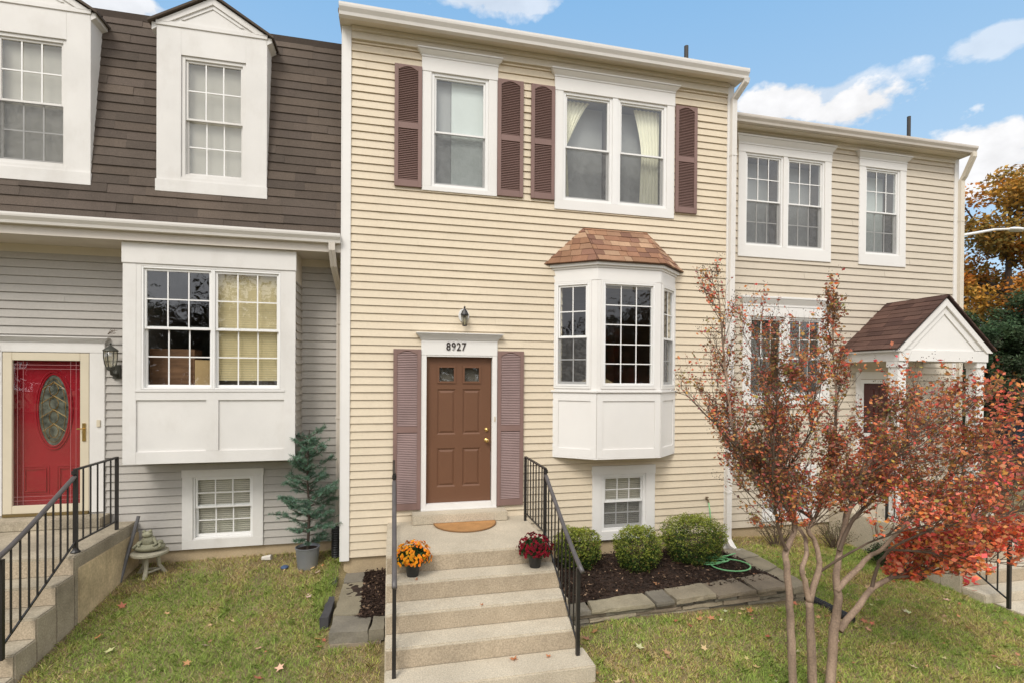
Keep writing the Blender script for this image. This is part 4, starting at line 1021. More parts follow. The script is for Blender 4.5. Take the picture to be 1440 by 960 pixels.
# fallen leaves
def leafshape(lobes=5):
    p = []
    for i in range(lobes * 2):
        a = math.pi * 2 * i / (lobes * 2) + math.pi / 2; r = (1 if i % 2 == 0 else .42) * (1.0 if i not in (4, 6) else .8); p.append((r * math.cos(a), r * math.sin(a)))
    return p
m = MB(); rl = random.Random(4); pal = [(.55, .24, .12), (.50, .31, .16), (.66, .48, .28), (.42, .17, .09), (.68, .55, .34), (.35, .19, .10), (.62, .44, .24)]
spots = [(rl.uniform(-3.5, -1.2), rl.uniform(-2.2, .4)) for _ in range(26)] + [(rl.uniform(1.5, 8.5), rl.uniform(-3.6, -1.7)) for _ in range(210)] + [(rl.gauss(1.35, .25), rl.gauss(-2.85, .15)) for _ in range(26)] + \
        [(rl.uniform(4.5, 7), rl.uniform(-1.8, .3)) for _ in range(30)] + [(rl.gauss(4.85, .3), rl.gauss(-2.1, .12)) for _ in range(16)] + [(rl.uniform(1.5, 4.3), rl.uniform(-1.4, -.1)) for _ in range(14)] + [(rl.gauss(3.3, .4), rl.gauss(-3.2, .2)) for _ in range(14)] + [(-1.12 + rl.gauss(0, .06), -1.55 + rl.gauss(0, .12)) for _ in range(6)]
for x, y in spots:
    bed = 1.4 < x < 4.45 and -1.5 < y < 0
    if inbed(x, y) and not bed and not (y < -2.6): continue
    z = (-.85 if bed else gz(x, y) + .03); 
    if -.35 < x < 1.2 and y < -2.6: z = -1.085
    s = rl.uniform(.014, .036) if rl.random() < .62 else rl.uniform(.036, .06); a = rl.uniform(0, 6.28); tx, ty = rl.uniform(-.5, .5), rl.uniform(-.5, .5); m.col = tuple(v * rl.uniform(.8, 1.2) for v in rl.choice(pal))
    pts = [(px_ * math.cos(a) - py_ * math.sin(a), px_ * math.sin(a) + py_ * math.cos(a)) for px_, py_ in leafshape()]
    V3 = [(x + p * s, y + q * s, z + s * (p * tx + q * ty) + s * .35 * (p * p + q * q) * .5) for p, q in pts]; c = (x, y, z)
    m._add([c] + V3, [(0, i + 1, (i + 1) % 10 + 1) for i in range(10)])
tag(m.build('fallen_leaves', M_PETAL), kind='stuff')
m = MB(); m.col = (.5, .2, .09)
for (x, y, z, s, a) in ((.70, -2.33, -.975, .05, .4), (1.04, -2.36, -.975, .03, 2.), (-.2, -1.62, -.402, .025, 1.), (.45, -1.95, -.593, .02, 2.4)):
    pts = [(px_ * math.cos(a) - py_ * math.sin(a), px_ * math.sin(a) + py_ * math.cos(a)) for px_, py_ in leafshape()]
    m._add([(x, y, z + .006)] + [(x + p * s, y + q * s, z + .002 + .01 * (i % 3)) for i, (p, q) in enumerate(pts)], [(0, i + 1, (i + 1) % 10 + 1) for i in range(10)])
tag(m.build('leaves_on_steps', M_PETAL), kind='stuff')

# ------------------------------------------------------------------ plants
def leaf_obj(name, cent, L, W, cols, rgen, parent, m_=M_LEAF, flat=.7, up=None):
    V_, F_, C_ = quads(cent, L, W, cols, rgen, flat, up); return arr_mesh(name, V_, F_, C_, m_, parent)
def boxwood(cx, cy, zb, rx, ry, rz, label, seed, shape=1., n=15000):
    g = np.random.default_rng(seed); t = thing('boxwood_shrub', (cx, cy, zb), label, 'shrub', None)
    u = g.normal(size=(n, 3)); u /= np.linalg.norm(u, axis=1)[:, None]
    # lumpy clipped surface
    lump = np.array([noise.noise(Vector(tuple(p * 3.2)) + Vector((seed, 0, 0))) for p in u]); l2 = np.array([noise.noise(Vector(tuple(p * 9.)) + Vector((seed, 4, 0))) for p in u])
    r = 1 + .17 * lump + .12 * l2 + .10 * (g.random(n) < .06) * g.random(n); depth = g.random(n) ** 1.8 * .34
    sq = np.abs(u) ** (1.25); sq = np.sign(u) * sq; sq /= (np.abs(sq) ** 2.6).sum(1)[:, None] ** (1 / 2.6)
    sq[:, :2] *= (1 + np.clip(sq[:, 2:3], -1, .4) * .22)
    c = sq * np.array([rx, ry, rz]) * (r - depth)[:, None] + np.array([cx, cy, zb + rz * .92])
    k = c[:, 2] > zb; c = c[k]; u = u[k]; dep = depth[k]; l2 = l2[k]; m_ = len(c)
    leaf_mix = np.clip(.45 + .5 * u[:, 2] + .9 * l2 - 2.2 * dep + g.normal(size=m_) * .18, 0, 1)[:, None]  # yellower towards the top and outside, darker green deeper in
    col = np.array([.04, .085, .02]) * (1 - leaf_mix) + np.array([.34, .38, .06]) * leaf_mix
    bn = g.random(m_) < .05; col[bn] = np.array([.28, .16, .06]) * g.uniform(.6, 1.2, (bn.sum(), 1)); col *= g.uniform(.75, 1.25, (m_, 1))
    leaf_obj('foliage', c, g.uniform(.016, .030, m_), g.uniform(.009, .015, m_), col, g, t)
    s = MB()
    for i in range(14):
        a = g.uniform(0, 6.28); q = g.uniform(.2, .62)
        s.tube([(cx, cy, zb), (cx + .3 * q * rx * math.cos(a), cy + .3 * q * ry * math.sin(a), zb + rz * .5), (cx + q * rx * math.cos(a), cy + q * ry * math.sin(a), zb + rz * 1.2)], [.012, .008, .004], 5)
    s.build('stems', M_TWIG, t)
boxwood(2.06, -.42, -.89, .30, .27, .285, 'boxwood shrub behind the right hand railing, nearest the steps', 3)
boxwood(2.84, -.68, -.89, .30, .28, .31, 'rounded boxwood shrub in front of the basement window', 7)
boxwood(3.76, -.58, -.89, .42, .35, .35, 'widest brightest boxwood shrub beside the white downspout', 12, n=21000)
def mum(cx, cy, zb, r, label, c1, c2, seed, pot_h=.155):
    g = random.Random(seed); t = thing('potted_mums', (cx, cy, zb), label, 'potted flowers')
    p = MB(); p.lathe([(.062, 0), (.083, pot_h * .9), (.09, pot_h * .9), (.092, pot_h), (.084, pot_h), (.078, pot_h - .02)], (cx, cy, zb), 22); p.build('pot', M_TERRA, t, smooth=False)
    m = MB(); m.lathe([(.076, 0), (.076, .004)], (cx, cy, zb + pot_h - .03), 16); m.build('potting_soil', M_MULCH, t)
    N = 330; m = MB(); zc = zb + pot_h + .055
    for i in range(N):
        ph = math.acos(1 - 1.28 * (i + .5) / N); th = i * 2.39996 + g.uniform(-.15, .15)
        n_ = Vector((math.sin(ph) * math.cos(th), math.sin(ph) * math.sin(th), math.cos(ph)))
        f = 1 + .24 * noise.noise(n_ * 2.5 + Vector((seed, 0, 0))) + g.uniform(-.05, .03)
        if noise.noise(n_ * 3.5 + Vector((seed, 7, 0))) < -.22: continue
        c = Vector((cx, cy, zc)) + Vector((n_.x * r, n_.y * r, n_.z * r * .80)) * f
        ax = (n_ + Vector((g.uniform(-.35, .35), g.uniform(-.35, .35), g.uniform(-.1, .4)))).normalized(); a = ax.orthogonal().normalized(); b = ax.cross(a)
        R_ = g.uniform(.015, .021); col = c1 if g.random() < .6 else c2
        for ring, (rr, lift, kk) in enumerate(((1., .0, 9), (.62, .35, 7))):
            m.col = tuple(v * g.uniform(.8, 1.15) * (1 if ring == 0 else .82) for v in col)
            for k in range(kk):
                w_ = 2 * math.pi * (k + .5 * ring) / kk; d = a * math.cos(w_) + b * math.sin(w_); s_ = a * -math.sin(w_) + b * math.cos(w_)
                tip = c + d * R_ * rr + ax * R_ * lift; q = R_ * rr * .24
                m._add([tuple(c), tuple(c + d * R_ * rr * .6 + s_ * q + ax * R_ * (lift * .5 + .1)), tuple(tip), tuple(c + d * R_ * rr * .6 - s_ * q + ax * R_ * (lift * .5 + .1))], [(0, 1, 2, 3)])
    m.build('flowers', M_PETAL, t)
    gg = np.random.default_rng(seed); n = 2600; u = gg.normal(size=(n, 3)); u /= np.linalg.norm(u, axis=1)[:, None]; u[:, 2] = np.abs(u[:, 2]) * 1.25 - .42
    c = u * gg.uniform(.45, .93, (n, 1)) * np.array([r, r, r * .8]) + np.array([cx, cy, zc]); c[:, 2] = np.maximum(c[:, 2], zb + pot_h - .035)
    col = np.array([.035, .075, .02]) * gg.uniform(.5, 1.6, (n, 1)); leaf_obj('foliage', c, gg.uniform(.02, .038, n), gg.uniform(.010, .018, n), col, gg, t)
mum(-.232, -1.475, -.4086, .192, 'orange yellow chrysanthemums in a black pot on the second step, left', (.95, .42, .02), (.88, .26, .02), 5)
mum(1.142, -1.50, -.4086, .198, 'deep red chrysanthemums in a black pot on the second step, right', (.24, .004, .018), (.15, .002, .012), 9)
# door mat
m = MB(); n = 24; P = [(.09, -.262), (.92, -.262)] + [(.505 + .415 * math.cos(a), -.262 - .43 * math.sin(a)) for a in [math.pi * i / n for i in range(1, n)]]
m.vprism(P[::-1], -.2166, -.200); MT = m.build('doormat', mat('coir', (.42, .22, .085), .95, .15, 6, fine=.35, fscale=220, bump=1., bscale=200), bevel=.004)
tag(MT, 'half round coir doormat in front of the brown door', 'doormat')
m = MB(); m.tube([(x, y, -.203) for x, y in P + [P[0]]], .009, 6); m.build('mat_border', mat('coir_edge', (.26, .14, .06), .95), MT)
# potted conifer
def conifer():
    cx, cy = -1.545, .12; zb = gz(cx, cy) - .02; t = thing('potted_spruce', (cx, cy, zb), 'sparse blue green spruce in a grey galvanised bucket by the greige wall', 'potted tree')
    p = MB(); p.lathe([(.125, 0), (.15, .27), (.157, .275), (.158, .287), (.15, .29), (.143, .26), (.14, .25)], (cx, cy, zb), 26); p.build('bucket', mat('galvanised', (.27, .28, .30), .45, .15, 3, metal=.5, dirt=.35, dirtcol=(.4, .36, .3)), t)
    p = MB(); p.lathe([(.14, 0), (.14, .004)], (cx, cy, zb + .25), 16); p.build('potting_soil', M_MULCH, t)
    g = random.Random(8); tr = MB(); H = 1.62; z0 = zb + .22
    tr.tube([(cx, cy, z0), (cx + .02, cy, z0 + .5), (cx - .01, cy, z0 + 1.0), (cx + .015, cy, z0 + H)], [.02, .016, .011, .004], 8)
    seg_ = []
    for i in range(78):
        q = min(1, max(0, (i + .5) / 78 + g.uniform(-.03, .03))); z = z0 + .10 + (H - .22) * q; L = (.36 if q > .12 else .24) * (1 - .38 * q) * g.uniform(.4, 1.25); a = g.uniform(0, 6.283)
        if L < .05: continue
        d = Vector((math.cos(a), math.sin(a) * .85, 0)); up = g.uniform(.1, 1.0) if q > .1 else .1
        pts = [Vector((cx, cy, z)) + d * L * k + Vector((0, 0, up * L * k * k + .02 * math.sin(k * 5))) for k in (0, .35, .7, 1.)]
        tr.tube([tuple(p) for p in pts], [.006, .005, .0035, .002], 5); seg_.append((pts[1], pts[3], 1.))
        for k in range(9):
            b0 = pts[0].lerp(pts[3], g.uniform(.25, .95)); s_ = Vector((-d.y, d.x, 0)) * g.choice((-1, 1))
            e = b0 + (s_ * .7 + d * .6 + Vector((0, 0, g.uniform(-.1, .5)))).normalized() * L * g.uniform(.25, .45); tr.tube([tuple(b0), tuple(e)], [.003, .0015], 4); seg_.append((b0, e, .9))
    tr.build('trunk', M_BARKD, t)
    nd = 7; cen = []; dirs = []
    gg = np.random.default_rng(2); V_ = []; C_ = []
    for a, b, s_ in seg_:
        L = (b - a).length; k = int(L / .0023)
        ax = np.array((b - a).normalized()); A_ = np.array(a); q = gg.random(k)[:, None]
        r = gg.normal(size=(k, 3)); r -= ax * (r @ ax)[:, None]; r /= np.linalg.norm(r, axis=1)[:, None]
        base = A_ + ax * L * q; dd = (r * .85 + ax * .6); ln = gg.uniform(.020, .040, (k, 1)); tip = base + dd * ln; sd = np.cross(dd, gg.normal(size=(k, 3))); sd /= np.linalg.norm(sd, axis=1)[:, None]; sd *= .0021
        V_.append(np.stack([base - sd, base + sd, tip + sd * .5, tip - sd * .5], 1)); col = np.array([.11, .21, .13]) * gg.uniform(.5, 1.5, (k, 1)); lt = gg.random(k) < .18; col[lt] = np.array([.27, .38, .33]); C_.append(col)
    V_ = np.concatenate(V_); C_ = np.concatenate(C_); n = len(V_)
    arr_mesh('needles', V_.reshape(-1, 3), np.arange(4 * n).reshape(n, 4), C_, M_LEAF, t)
conifer()

# ------------------------------------------------------------------ small things
# garden stool with a stone frog
cx, cy = -3.44, .22; zg = gz(cx, cy); zs = -.47; t = thing('stone_stool', (cx, cy, zg), 'round topped weathered concrete seat against the greige wall', 'stool')
M_SEAT = mat('weathered_cast_stone', (.40, .37, .28), .9, .2, 5, fine=.15, fscale=80, dirt=.4, dirtcol=(.15, .15, .09))
m = MB(); m.lathe([(.19, 0), (.205, .01), (.205, .035), (.19, .045)], (cx, cy, zs - .045), 24); m.build('seat', M_SEAT, t)
for a in (30, 150, 270):
    m = MB(); a = R(a); x, y = math.cos(a), math.sin(a)
    m.tube([(cx + .08 * x, cy + .08 * y, zs - .045), (cx + .10 * x, cy + .10 * y, zs - .2), (cx + .17 * x, cy + .15 * y, zg - .01)], [.028, .022, .03], 7); m.build('leg', M_SEAT, t)
m = MB(); m.tube([(cx + .13 * math.cos(R(a)), cy + .12 * math.sin(R(a)), zg + .06) for a in (30, 150, 270, 30)], .014, 6); m.build('stretcher', M_SEAT, t)
def blob(mb, c, r, n=10):
    vs = []; fs = []
    for j in range(n + 1):
        ph = math.pi * j / n
        for i in range(n * 2):
            th = math.pi * i / n; k = 1 + .07 * noise.noise(Vector((i * 1., j * 1.3, c[0] * 9)))
            vs.append((c[0] + r[0] * k * math.sin(ph) * math.cos(th), c[1] + r[1] * k * math.sin(ph) * math.sin(th), c[2] + r[2] * k * math.cos(ph)))
    for j in range(n):
        for i in range(n * 2): a = j * 2 * n + i; b = j * 2 * n + (i + 1) % (2 * n); fs.append((a, b, b + 2 * n, a + 2 * n))
    mb._add(vs, fs)
M_FROG = mat('mossy_stone', (.27, .26, .18), .95, .25, 8, fine=.2, fscale=90, bump=.8, bscale=50, dirt=.4, dirtcol=(.12, .12, .07))
m = MB(); z = zs
blob(m, (cx, cy, z + .05), (.175, .13, .052)); blob(m, (cx - .01, cy - .01, z + .13), (.075, .07, .075)); blob(m, (cx - .015, cy - .03, z + .215), (.058, .055, .042))
blob(m, (cx - .05, cy - .035, z + .255), (.020, .02, .018)); blob(m, (cx + .022, cy - .035, z + .258), (.020, .02, .018))
for s_ in (-1, 1):
    m.tube([(cx + s_ * .05, cy - .02, z + .16), (cx + s_ * .10, cy - .07, z + .10), (cx + s_ * .075, cy - .10, z + .085)], [.022, .018, .012], 7)
    blob(m, (cx + s_ * .105, cy + .0, z + .095), (.045, .06, .035)); m.tube([(cx + s_ * .12, cy - .03, z + .10), (cx + s_ * .15, cy - .10, z + .07)], [.02, .014], 6)
tag(m.build('frog_statue', M_FROG, smooth=True), 'mossy stone frog statue squatting on the round seat', 'statue')
m = MB(); g0 = gz(-3.68, .05); m.T = None
m.tube([(-3.625, .36, -.06), (-3.665, .2, -.45), (-3.70, .06, g0)], .022, 8); tag(m.build('leaning_pole', mat('grey_metal', (.13, .125, .125), .5, .2, 8)), 'grey metal pole leaning against the wall beside the red door steps', 'pole')
m = MB(); g0 = gz(-1.2, .3)
for k in range(26):
    z0_, z1_ = g0 + .42 * (k / 26), g0 + .42 * ((k + 1) / 26); x = -1.20; yk = .36 - .28 * max(0, (1 - k / 16)) ** 2
m.lathe([(.055 + (.008 if k % 2 else 0), k * .016) for k in range(28)] + [(.04, .455), (.02, .465)], (-1.205, .30, g0 - .02), 16)
tag(m.build('drain_hose_stub', mat('black_plastic', (.02, .02, .022), .45, .1)), 'black corrugated drain fitting standing in the corner by the cream house', 'drain pipe')
# corrugated drain pipe
m = MB(); A_ = Vector((4.72, -1.36, 0)); B_ = Vector((4.87, -2.16, 0)); A_.z = gz(A_.x, A_.y) + .055; B_.z = gz(B_.x, B_.y) + .055; n = 60
pts = [tuple(A_.lerp(B_, i / n)) for i in range(n + 1)]; m.tube(pts, [.058 if i % 2 else .050 for i in range(n + 1)], 14, False); m.tube([pts[-1], tuple(A_.lerp(B_, .97))], .046, 14, True)
tag(m.build('drain_pipe', MATS['black_plastic']), 'black corrugated drain pipe running across the grass from the stone edging', 'drain pipe')
# garden hose
M_HOSE = mat('green_hose', (.20, .50, .22), .4, .05)
m = MB(); z = -.835; pts = [(4.335, -.09, -.17), (4.345, -.11, -.30), (4.35, -.12, -.5), (4.33, -.16, -.78), (4.25, -.35, z), (4.1, -.62, z)]
for i in range(46):
    a = i * .32; r = .15 + .03 * math.sin(i * .7); pts.append((3.98 + r * math.cos(a) * (1.25), -.74 + r * math.sin(a) * .8, z + .012 * (i / 14)))
for i in range(22):
    a = 1.9 - i * .29; pts.append((4.12 + .27 * math.cos(a), -.92 + .23 * math.sin(a), z + .01))
pts += [(4.05, -.64, z + .03), (4.25, -.66, z + .04), (4.42, -.62, z + .05)]
tag((lambda o: o)(m.tube(pts, .0095, 7).build('garden_hose', M_HOSE, smooth=True)), 'light green garden hose coiled on the mulch below the spigot', 'hose')
m = MB(); m.tube([(-2.17, .42, gz(-2.17, .4) + .02), (-2.05, .40, gz(-2.1, .4) + .03)], [.03, .045], 7); tag(m.build('white_rock', mat('white_rock', (.6, .56, .5), .8)), 'small whitish rock on the grass below the greige basement window', 'rock')
m = MB(); blob(m, (-1.83, .12, gz(-1.83, .12) + .02), (.05, .06, .02), 8); tag(m.build('blue_toy', mat('blue_plastic', (.06, .10, .19), .4)), 'small dark blue plastic piece lying left of the bucket', 'toy')
# armchair inside the main bay
m = MB(); pts = [(2.30, 1.0), (2.30, 1.60)] + [(2.30 + 1.3 * i / 20, 1.60 + (.19 * math.exp(-((i - 5) / 4.2) ** 2) + .05 * math.exp(-((i - 15) / 4) ** 2))) for i in range(21)] + [(3.6, 1.0)]
m.prism(pts[::-1], .25, .42); m.box(2.2, 3.7, .4201, 1.1, 1.0, 1.45); tag(m.build('sofa', mat('striped_cloth', (.45, .36, .21), .9, .5, 9, stretch=(4, 1, .4)), bevel=.03), 'patterned cream sofa back behind the middle bay window panes', 'sofa')
# dark shrub and pot near the right house wall
def twiggy(cx, cy, r, h, label, seed, col, n=1400, tw=46, group=None, lf=.022):
    g = random.Random(seed); gg = np.random.default_rng(seed); zb = gz(cx, cy); t = thing('bare_shrub' if n < 1200 else 'low_shrub', (cx, cy, zb), label, 'shrub', group); m = MB(); ends = []
    for i in range(tw):
        a = g.uniform(0, 6.28); q = g.random() ** .6 * r; e = Vector((cx + q * math.cos(a), cy + q * math.sin(a) * .7, zb + h * g.uniform(.55, 1.)))
        b = Vector((cx + .2 * q * math.cos(a), cy, zb)); mid = b.lerp(e, .5) + Vector((g.uniform(-.04, .04), g.uniform(-.04, .04), .03)); m.tube([tuple(b), tuple(mid), tuple(e)], [.005, .0035, .0015], 4); ends += [mid.lerp(e, k / 5) for k in range(6)]
    m.build('stems', M_TWIG, t); E_ = np.array([tuple(e) for e in ends]); c = E_[gg.integers(0, len(E_), n)] + gg.normal(size=(n, 3)) * .028
    leaf_obj('foliage', c, gg.uniform(lf * .7, lf * 1.4, n), gg.uniform(lf * .35, lf * .8, n), np.array(col) * gg.uniform(.5, 1.5, (n, 1)), gg, t)
twiggy(5.75, .12, .50, .5, 'twiggy brown and green shrub under the low window of the tan house', 4, (.12, .10, .045), 900)
twiggy(6.75, -.05, .45, .45, 'half bare shrub between the low window and the porch steps', 14, (.10, .10, .04), 800)
twiggy(6.95, -.75, .30, .33, 'dark leafy shrub at the foot of the porch steps', 24, (.03, .06, .02), 2400, lf=.03)
t = MB(); z_ = gz(6.9, -1.2); blob(t, (6.98, -1.22, z_ + .10), (.14, .12, .13)); tag(t.build('black_bag', mat('black_bag_plastic', (.02, .02, .024), .3, .2, bump=.8, bscale=14), smooth=True), 'black plastic bag on the grass beside the porch steps', 'bag')

# ------------------------------------------------------------------ crape myrtle
LIMBS = {
 'A': ([(3.21, -3.1, -1.25), (3.17, -3.1, -0.68), (3.15, -3.1, -0.35), (3.12, -3.1, -0.01), (3.13, -3.07, 0.15), (3.26, -3.03, 0.36), (3.15, -2.99, 0.61), (3.06, -2.96, 0.72), (2.94, -2.92, 0.82), (2.81, -2.88, 0.99), (2.72, -2.84, 1.29), (2.68, -2.8, 1.7), (2.65, -2.76, 2.18), (2.63, -2.73, 2.58)], .036, 4),
 'A2': ([(2.88, -2.8, 0.98), (2.6, -2.78, 1.29), (2.41, -2.72, 1.49), (2.28, -2.65, 1.66)], .008, 0),
 'A3': ([(3.11, -3.1, 0.17), (3.06, -3.1, 0.26), (2.96, -3.14, 0.5), (2.86, -3.23, 0.75), (2.78, -3.31, 1.15), (2.74, -3.39, 1.55), (2.70, -3.44, 1.86)], .018, 1),
 'B': ([(3.42, -3.1, -1.31), (3.39, -3.1, -0.7), (3.37, -3.1, -0.33)], .043, 9),
 'B1': ([(3.37, -3.1, -0.33), (3.32, -3.1, -0.16), (3.28, -3.1, -0.03), (3.37, -3.06, 0.1), (3.44, -2.96, 0.22), (3.42, -2.88, 0.32), (3.42, -2.79, 0.5), (3.46, -2.69, 0.7), (3.46, -2.6, 1.1), (3.40, -2.52, 1.5), (3.34, -2.42, 1.85)], .026, 4),
 'B2': ([(3.37, -3.1, -0.33), (3.46, -3.1, -0.07), (3.47, -3.1, 0.06), (3.44, -3.08, 0.23), (3.38, -3.06, 0.33), (3.48, -3.02, 0.41), (3.63, -3.0, 0.67), (3.76, -2.96, 1.01), (3.81, -2.94, 1.56), (3.81, -2.9, 1.99), (3.83, -2.88, 2.40)], .029, 5),
 'C': ([(3.6, -3.1, -1.37), (3.64, -3.1, -0.73), (3.69, -3.1, -0.4), (3.7, -3.07, -0.14), (3.79, -3.01, 0.04), (3.91, -2.95, 0.26), (4.08, -2.89, 0.56), (4.30, -2.83, 0.82), (4.50, -2.77, 1.08), (4.70, -2.71, 1.32), (4.82, -2.65, 1.5)], .045, 4),
 'C2': ([(3.67, -3.1, -0.26), (3.91, -3.1, -0.07), (4.05, -3.1, 0.04), (4.13, -3.16, 0.12), (4.26, -3.23, 0.32), (4.42, -3.29, 0.52), (4.58, -3.35, 0.76), (4.68, -3.41, .96), (4.74, -3.45, 1.1)], .026, 3),
 'C3': ([(3.71, -3.1, -0.64), (3.91, -3.1, -0.45), (4.08, -3.1, -0.28), (4.32, -3.08, -0.21), (4.58, -3.04, -0.14), (4.94, -3.01, -0.02), (5.30, -2.98, 0.2), (5.65, -2.94, 0.52), (5.95, -2.91, 0.85)], .032, 3),
 'C4': ([(4.08, -3.1, -0.28), (4.14, -3.1, -0.09), (4.13, -3.17, 0.05), (4.19, -3.33, 0.25), (4.49, -3.48, 0.42), (4.87, -3.62, 0.50), (5.14, -3.72, 0.62)], .017, 2),
 'D1': ([(3.75, -3.05, 0.1), (3.95, -3.0, 0.36), (4.25, -2.95, 0.56), (4.65, -2.75, 0.8), (5.15, -2.55, 1.05), (5.6, -2.4, 1.3)], .020, 2),
 'D2': ([(3.91, -2.95, 0.26), (4.2, -2.7, 0.4), (4.7, -2.5, 0.5), (5.3, -2.3, 0.62), (5.9, -2.2, 0.8)], .016, 1),
 'D3': ([(3.48, -3.02, 0.41), (3.3, -2.7, 0.62), (3.1, -2.4, 0.95), (2.95, -2.2, 1.35)], .014, 1),
 'D4': ([(3.63, -3.0, 0.67), (3.9, -3.25, .9), (4.08, -3.4, 1.1), (4.18, -3.45, 1.3)], .013, 1),
 'D6': ([(4.3, -3.08, -.2), (4.7, -3.2, -.12), (5.1, -3.25, 0.05), (5.45, -3.3, 0.2)], .012, 1),
 'D7': ([(3.46, -3.1, -0.07), (3.62, -3.3, .18), (3.85, -3.45, .36), (4.15, -3.55, .46)], .012, 1),
 'D8': ([(3.06, -2.96, 0.72), (3.05, -3.2, .98), (3.12, -3.35, 1.3), (3.1, -3.4, 1.55)], .010, 1),
 'D5': ([(4.13, -3.16, 0.12), (4.35, -3.35, 0.15), (4.65, -3.5, 0.12), (4.9, -3.6, 0.10)], .012, 1),
}
def crape():
    g = random.Random(31); gg = np.random.default_rng(31)
    t = thing('crape_myrtle', (3.4, -3.1, gz(3.4, -3.1)), 'multi stemmed crape myrtle with red orange autumn leaves on the right lawn', 'tree')
    tr = MB(); br = MB(); tw = []; pods = []
    def smooth(P, k=4):
        P = [Vector(p) for p in P]; out = []
        for i in range(len(P) - 1):
            p0 = P[max(i - 1, 0)]; p1 = P[i]; p2 = P[i + 1]; p3 = P[min(i + 2, len(P) - 1)]
            for j in range(k):
                q = j / k; out.append(.5 * ((2 * p1) + (p2 - p0) * q + (2 * p0 - 5 * p1 + 4 * p2 - p3) * q * q + (3 * p1 - p0 - 3 * p2 + p3) * q ** 3))
        return out + [P[-1]]
    ctr = Vector((3.9, -2.95, .2))
    def sub(p, d, L, r, lvl):
        n = 5; pts = [p]; dd = d.copy(); kink = .35 if lvl < 2 else .45
        for i in range(n):
            dd = (dd + Vector((g.uniform(-1, 1), g.uniform(-1, 1), g.uniform(-.7, 1.0))) * kink * .5 + Vector((0, 0, .07))).normalized()
            pts.append(pts[-1] + dd * L / n)
        br.tube([tuple(q) for q in pts], [r * .8 * (1 - .75 * i / n) for i in range(n + 1)], 5 if r > .004 else 4, False)
        if lvl >= 2:
            tw.append(pts); return
        for k in range(5 if lvl == 0 else 3):
            q = g.uniform(.25, 1.); i = min(n - 1, int(q * n)); b = pts[i].lerp(pts[i + 1], q * n - i)
            nd = (dd + Vector((g.uniform(-1, 1), g.uniform(-1, 1), g.uniform(-.5, 1))) * .95).normalized()
            sub(b, nd, L * g.uniform(.4, .65), r * .5, lvl + 1)
        tw.append(pts[2:])
    for nm, (P, r0, keepn) in LIMBS.items():
        S = smooth(P); N = len(S); base = 0 if nm in 'ABC' else 0
        rr = [r0 * (1 - .88 * (i / (N - 1)) ** .8) + .0025 for i in range(N)]
        if nm == 'B': rr = [r0 * (1 - .25 * i / (N - 1)) for i in range(N)]
        rr = [q * (1 + .10 * noise.noise(Vector((i * .9, r0 * 99, 0)))) for i, q in enumerate(rr)]
        S = [p + Vector((noise.noise(Vector((i * .7, 1, r0 * 50))), noise.noise(Vector((i * .7, 5, r0 * 50))), 0)) * .012 for i, p in enumerate(S)]
        (tr if r0 > .025 else br).tube([tuple(p) for p in S], rr, 12 if r0 > .025 else 7)
        if nm == 'B': continue
        for i in range(N):
            p = S[i]
            if p.z < .30 and not (nm in ('C3', 'D5', 'D6', 'C4', 'C2') and p.x > 4.25) and not (nm == 'D7' and p.x > 3.7): continue
            if nm == 'A2' and i % 2: continue
            for _ in range(2 if nm not in ('A2',) else 1):
                tang = (S[min(i + 1, N - 1)] - S[max(i - 1, 0)]).normalized()
                out = (p - ctr); out.z *= .4; out.normalize()
                if p.x > 3.95 and p.z > .5: out.z -= .9; tang = tang * Vector((1, 1, .4))
                d = (tang * .7 + out * .35 + Vector((g.uniform(-1, 1), g.uniform(-1, 1), g.uniform(-.4, .9))) * .8).normalized()
                L = g.uniform(.26, .72) * (1. if nm not in ('A', 'A2', 'A3', 'B2', 'C') else (1.0 - .55 * i / N)) * (.45 if nm == 'A2' else 1)
                if nm in ('D5', 'D6'): L *= .7
                sub(p, d, L, .0056, 0 if L > .2 else 1)
    tr.build('trunk', M_BARK, t, smooth=True); br.build('branches', M_TWIG, t)
    cen = []; col = []; sz = []
    for pts in tw:
        a = pts[0]; b = pts[-1]; m_ = (a + b) / 2
        low = max(0, min(1, (.75 - m_.z) / .9)); right = max(0, min(1, (m_.x - 3.3) / 1.3)); q = low * .65 + right * .45
        nz = noise.noise(m_ * 2.3) ; dens = (2.6 + 6.5 * max(0, low * .8 + right * .25 + .6 * nz)) * max(.25, min(1.5, 1. + 1.6 * noise.noise(m_ * 3.6 + Vector((3, 3, 3)))))
        if m_.x < 2.7: dens *= .85
        elif m_.x < 3.6: dens *= 1.35
        if m_.x > 4.6: dens *= .72
        if m_.x < 3.6 and m_.z > 1.2: dens *= 1.15
        k = int(dens * .72 + g.random()); pi_ = g.random(); tone = g.gauss(0, .2)
        warm = .40 + .68 * q + .6 * noise.noise(m_ * 1.8 + Vector((9, 0, 0)))
        for _ in range(k):
            i = g.randrange(len(pts) - 1); p = pts[i].lerp(pts[i + 1], g.random()) + Vector((g.gauss(0, .018), g.gauss(0, .018), g.gauss(0, .016)))
            cen.append(tuple(p)); s_ = g.uniform(.024, .042) * (1 + .75 * max(0, min(1, q))); sz.append(s_)
            h = warm + tone + g.gauss(0, .12)
            if h > .95: c = g.choice([(.85, .20, .11), (.88, .31, .13), (.78, .13, .12), (.86, .30, .18), (.84, .36, .16)])
            elif h > .6: c = g.choice([(.74, .24, .09), (.66, .19, .09), (.60, .12, .08), (.66, .34, .09)])
            elif h > .25: c = g.choice([(.46, .15, .09), (.48, .21, .09), (.38, .12, .09), (.40, .24, .07)])
            else: c = g.choice([(.30, .18, .07), (.25, .20, .06), (.34, .15, .09), (.20, .12, .07)])
            col.append(tuple(v * g.uniform(.75, 1.25) for v in c))
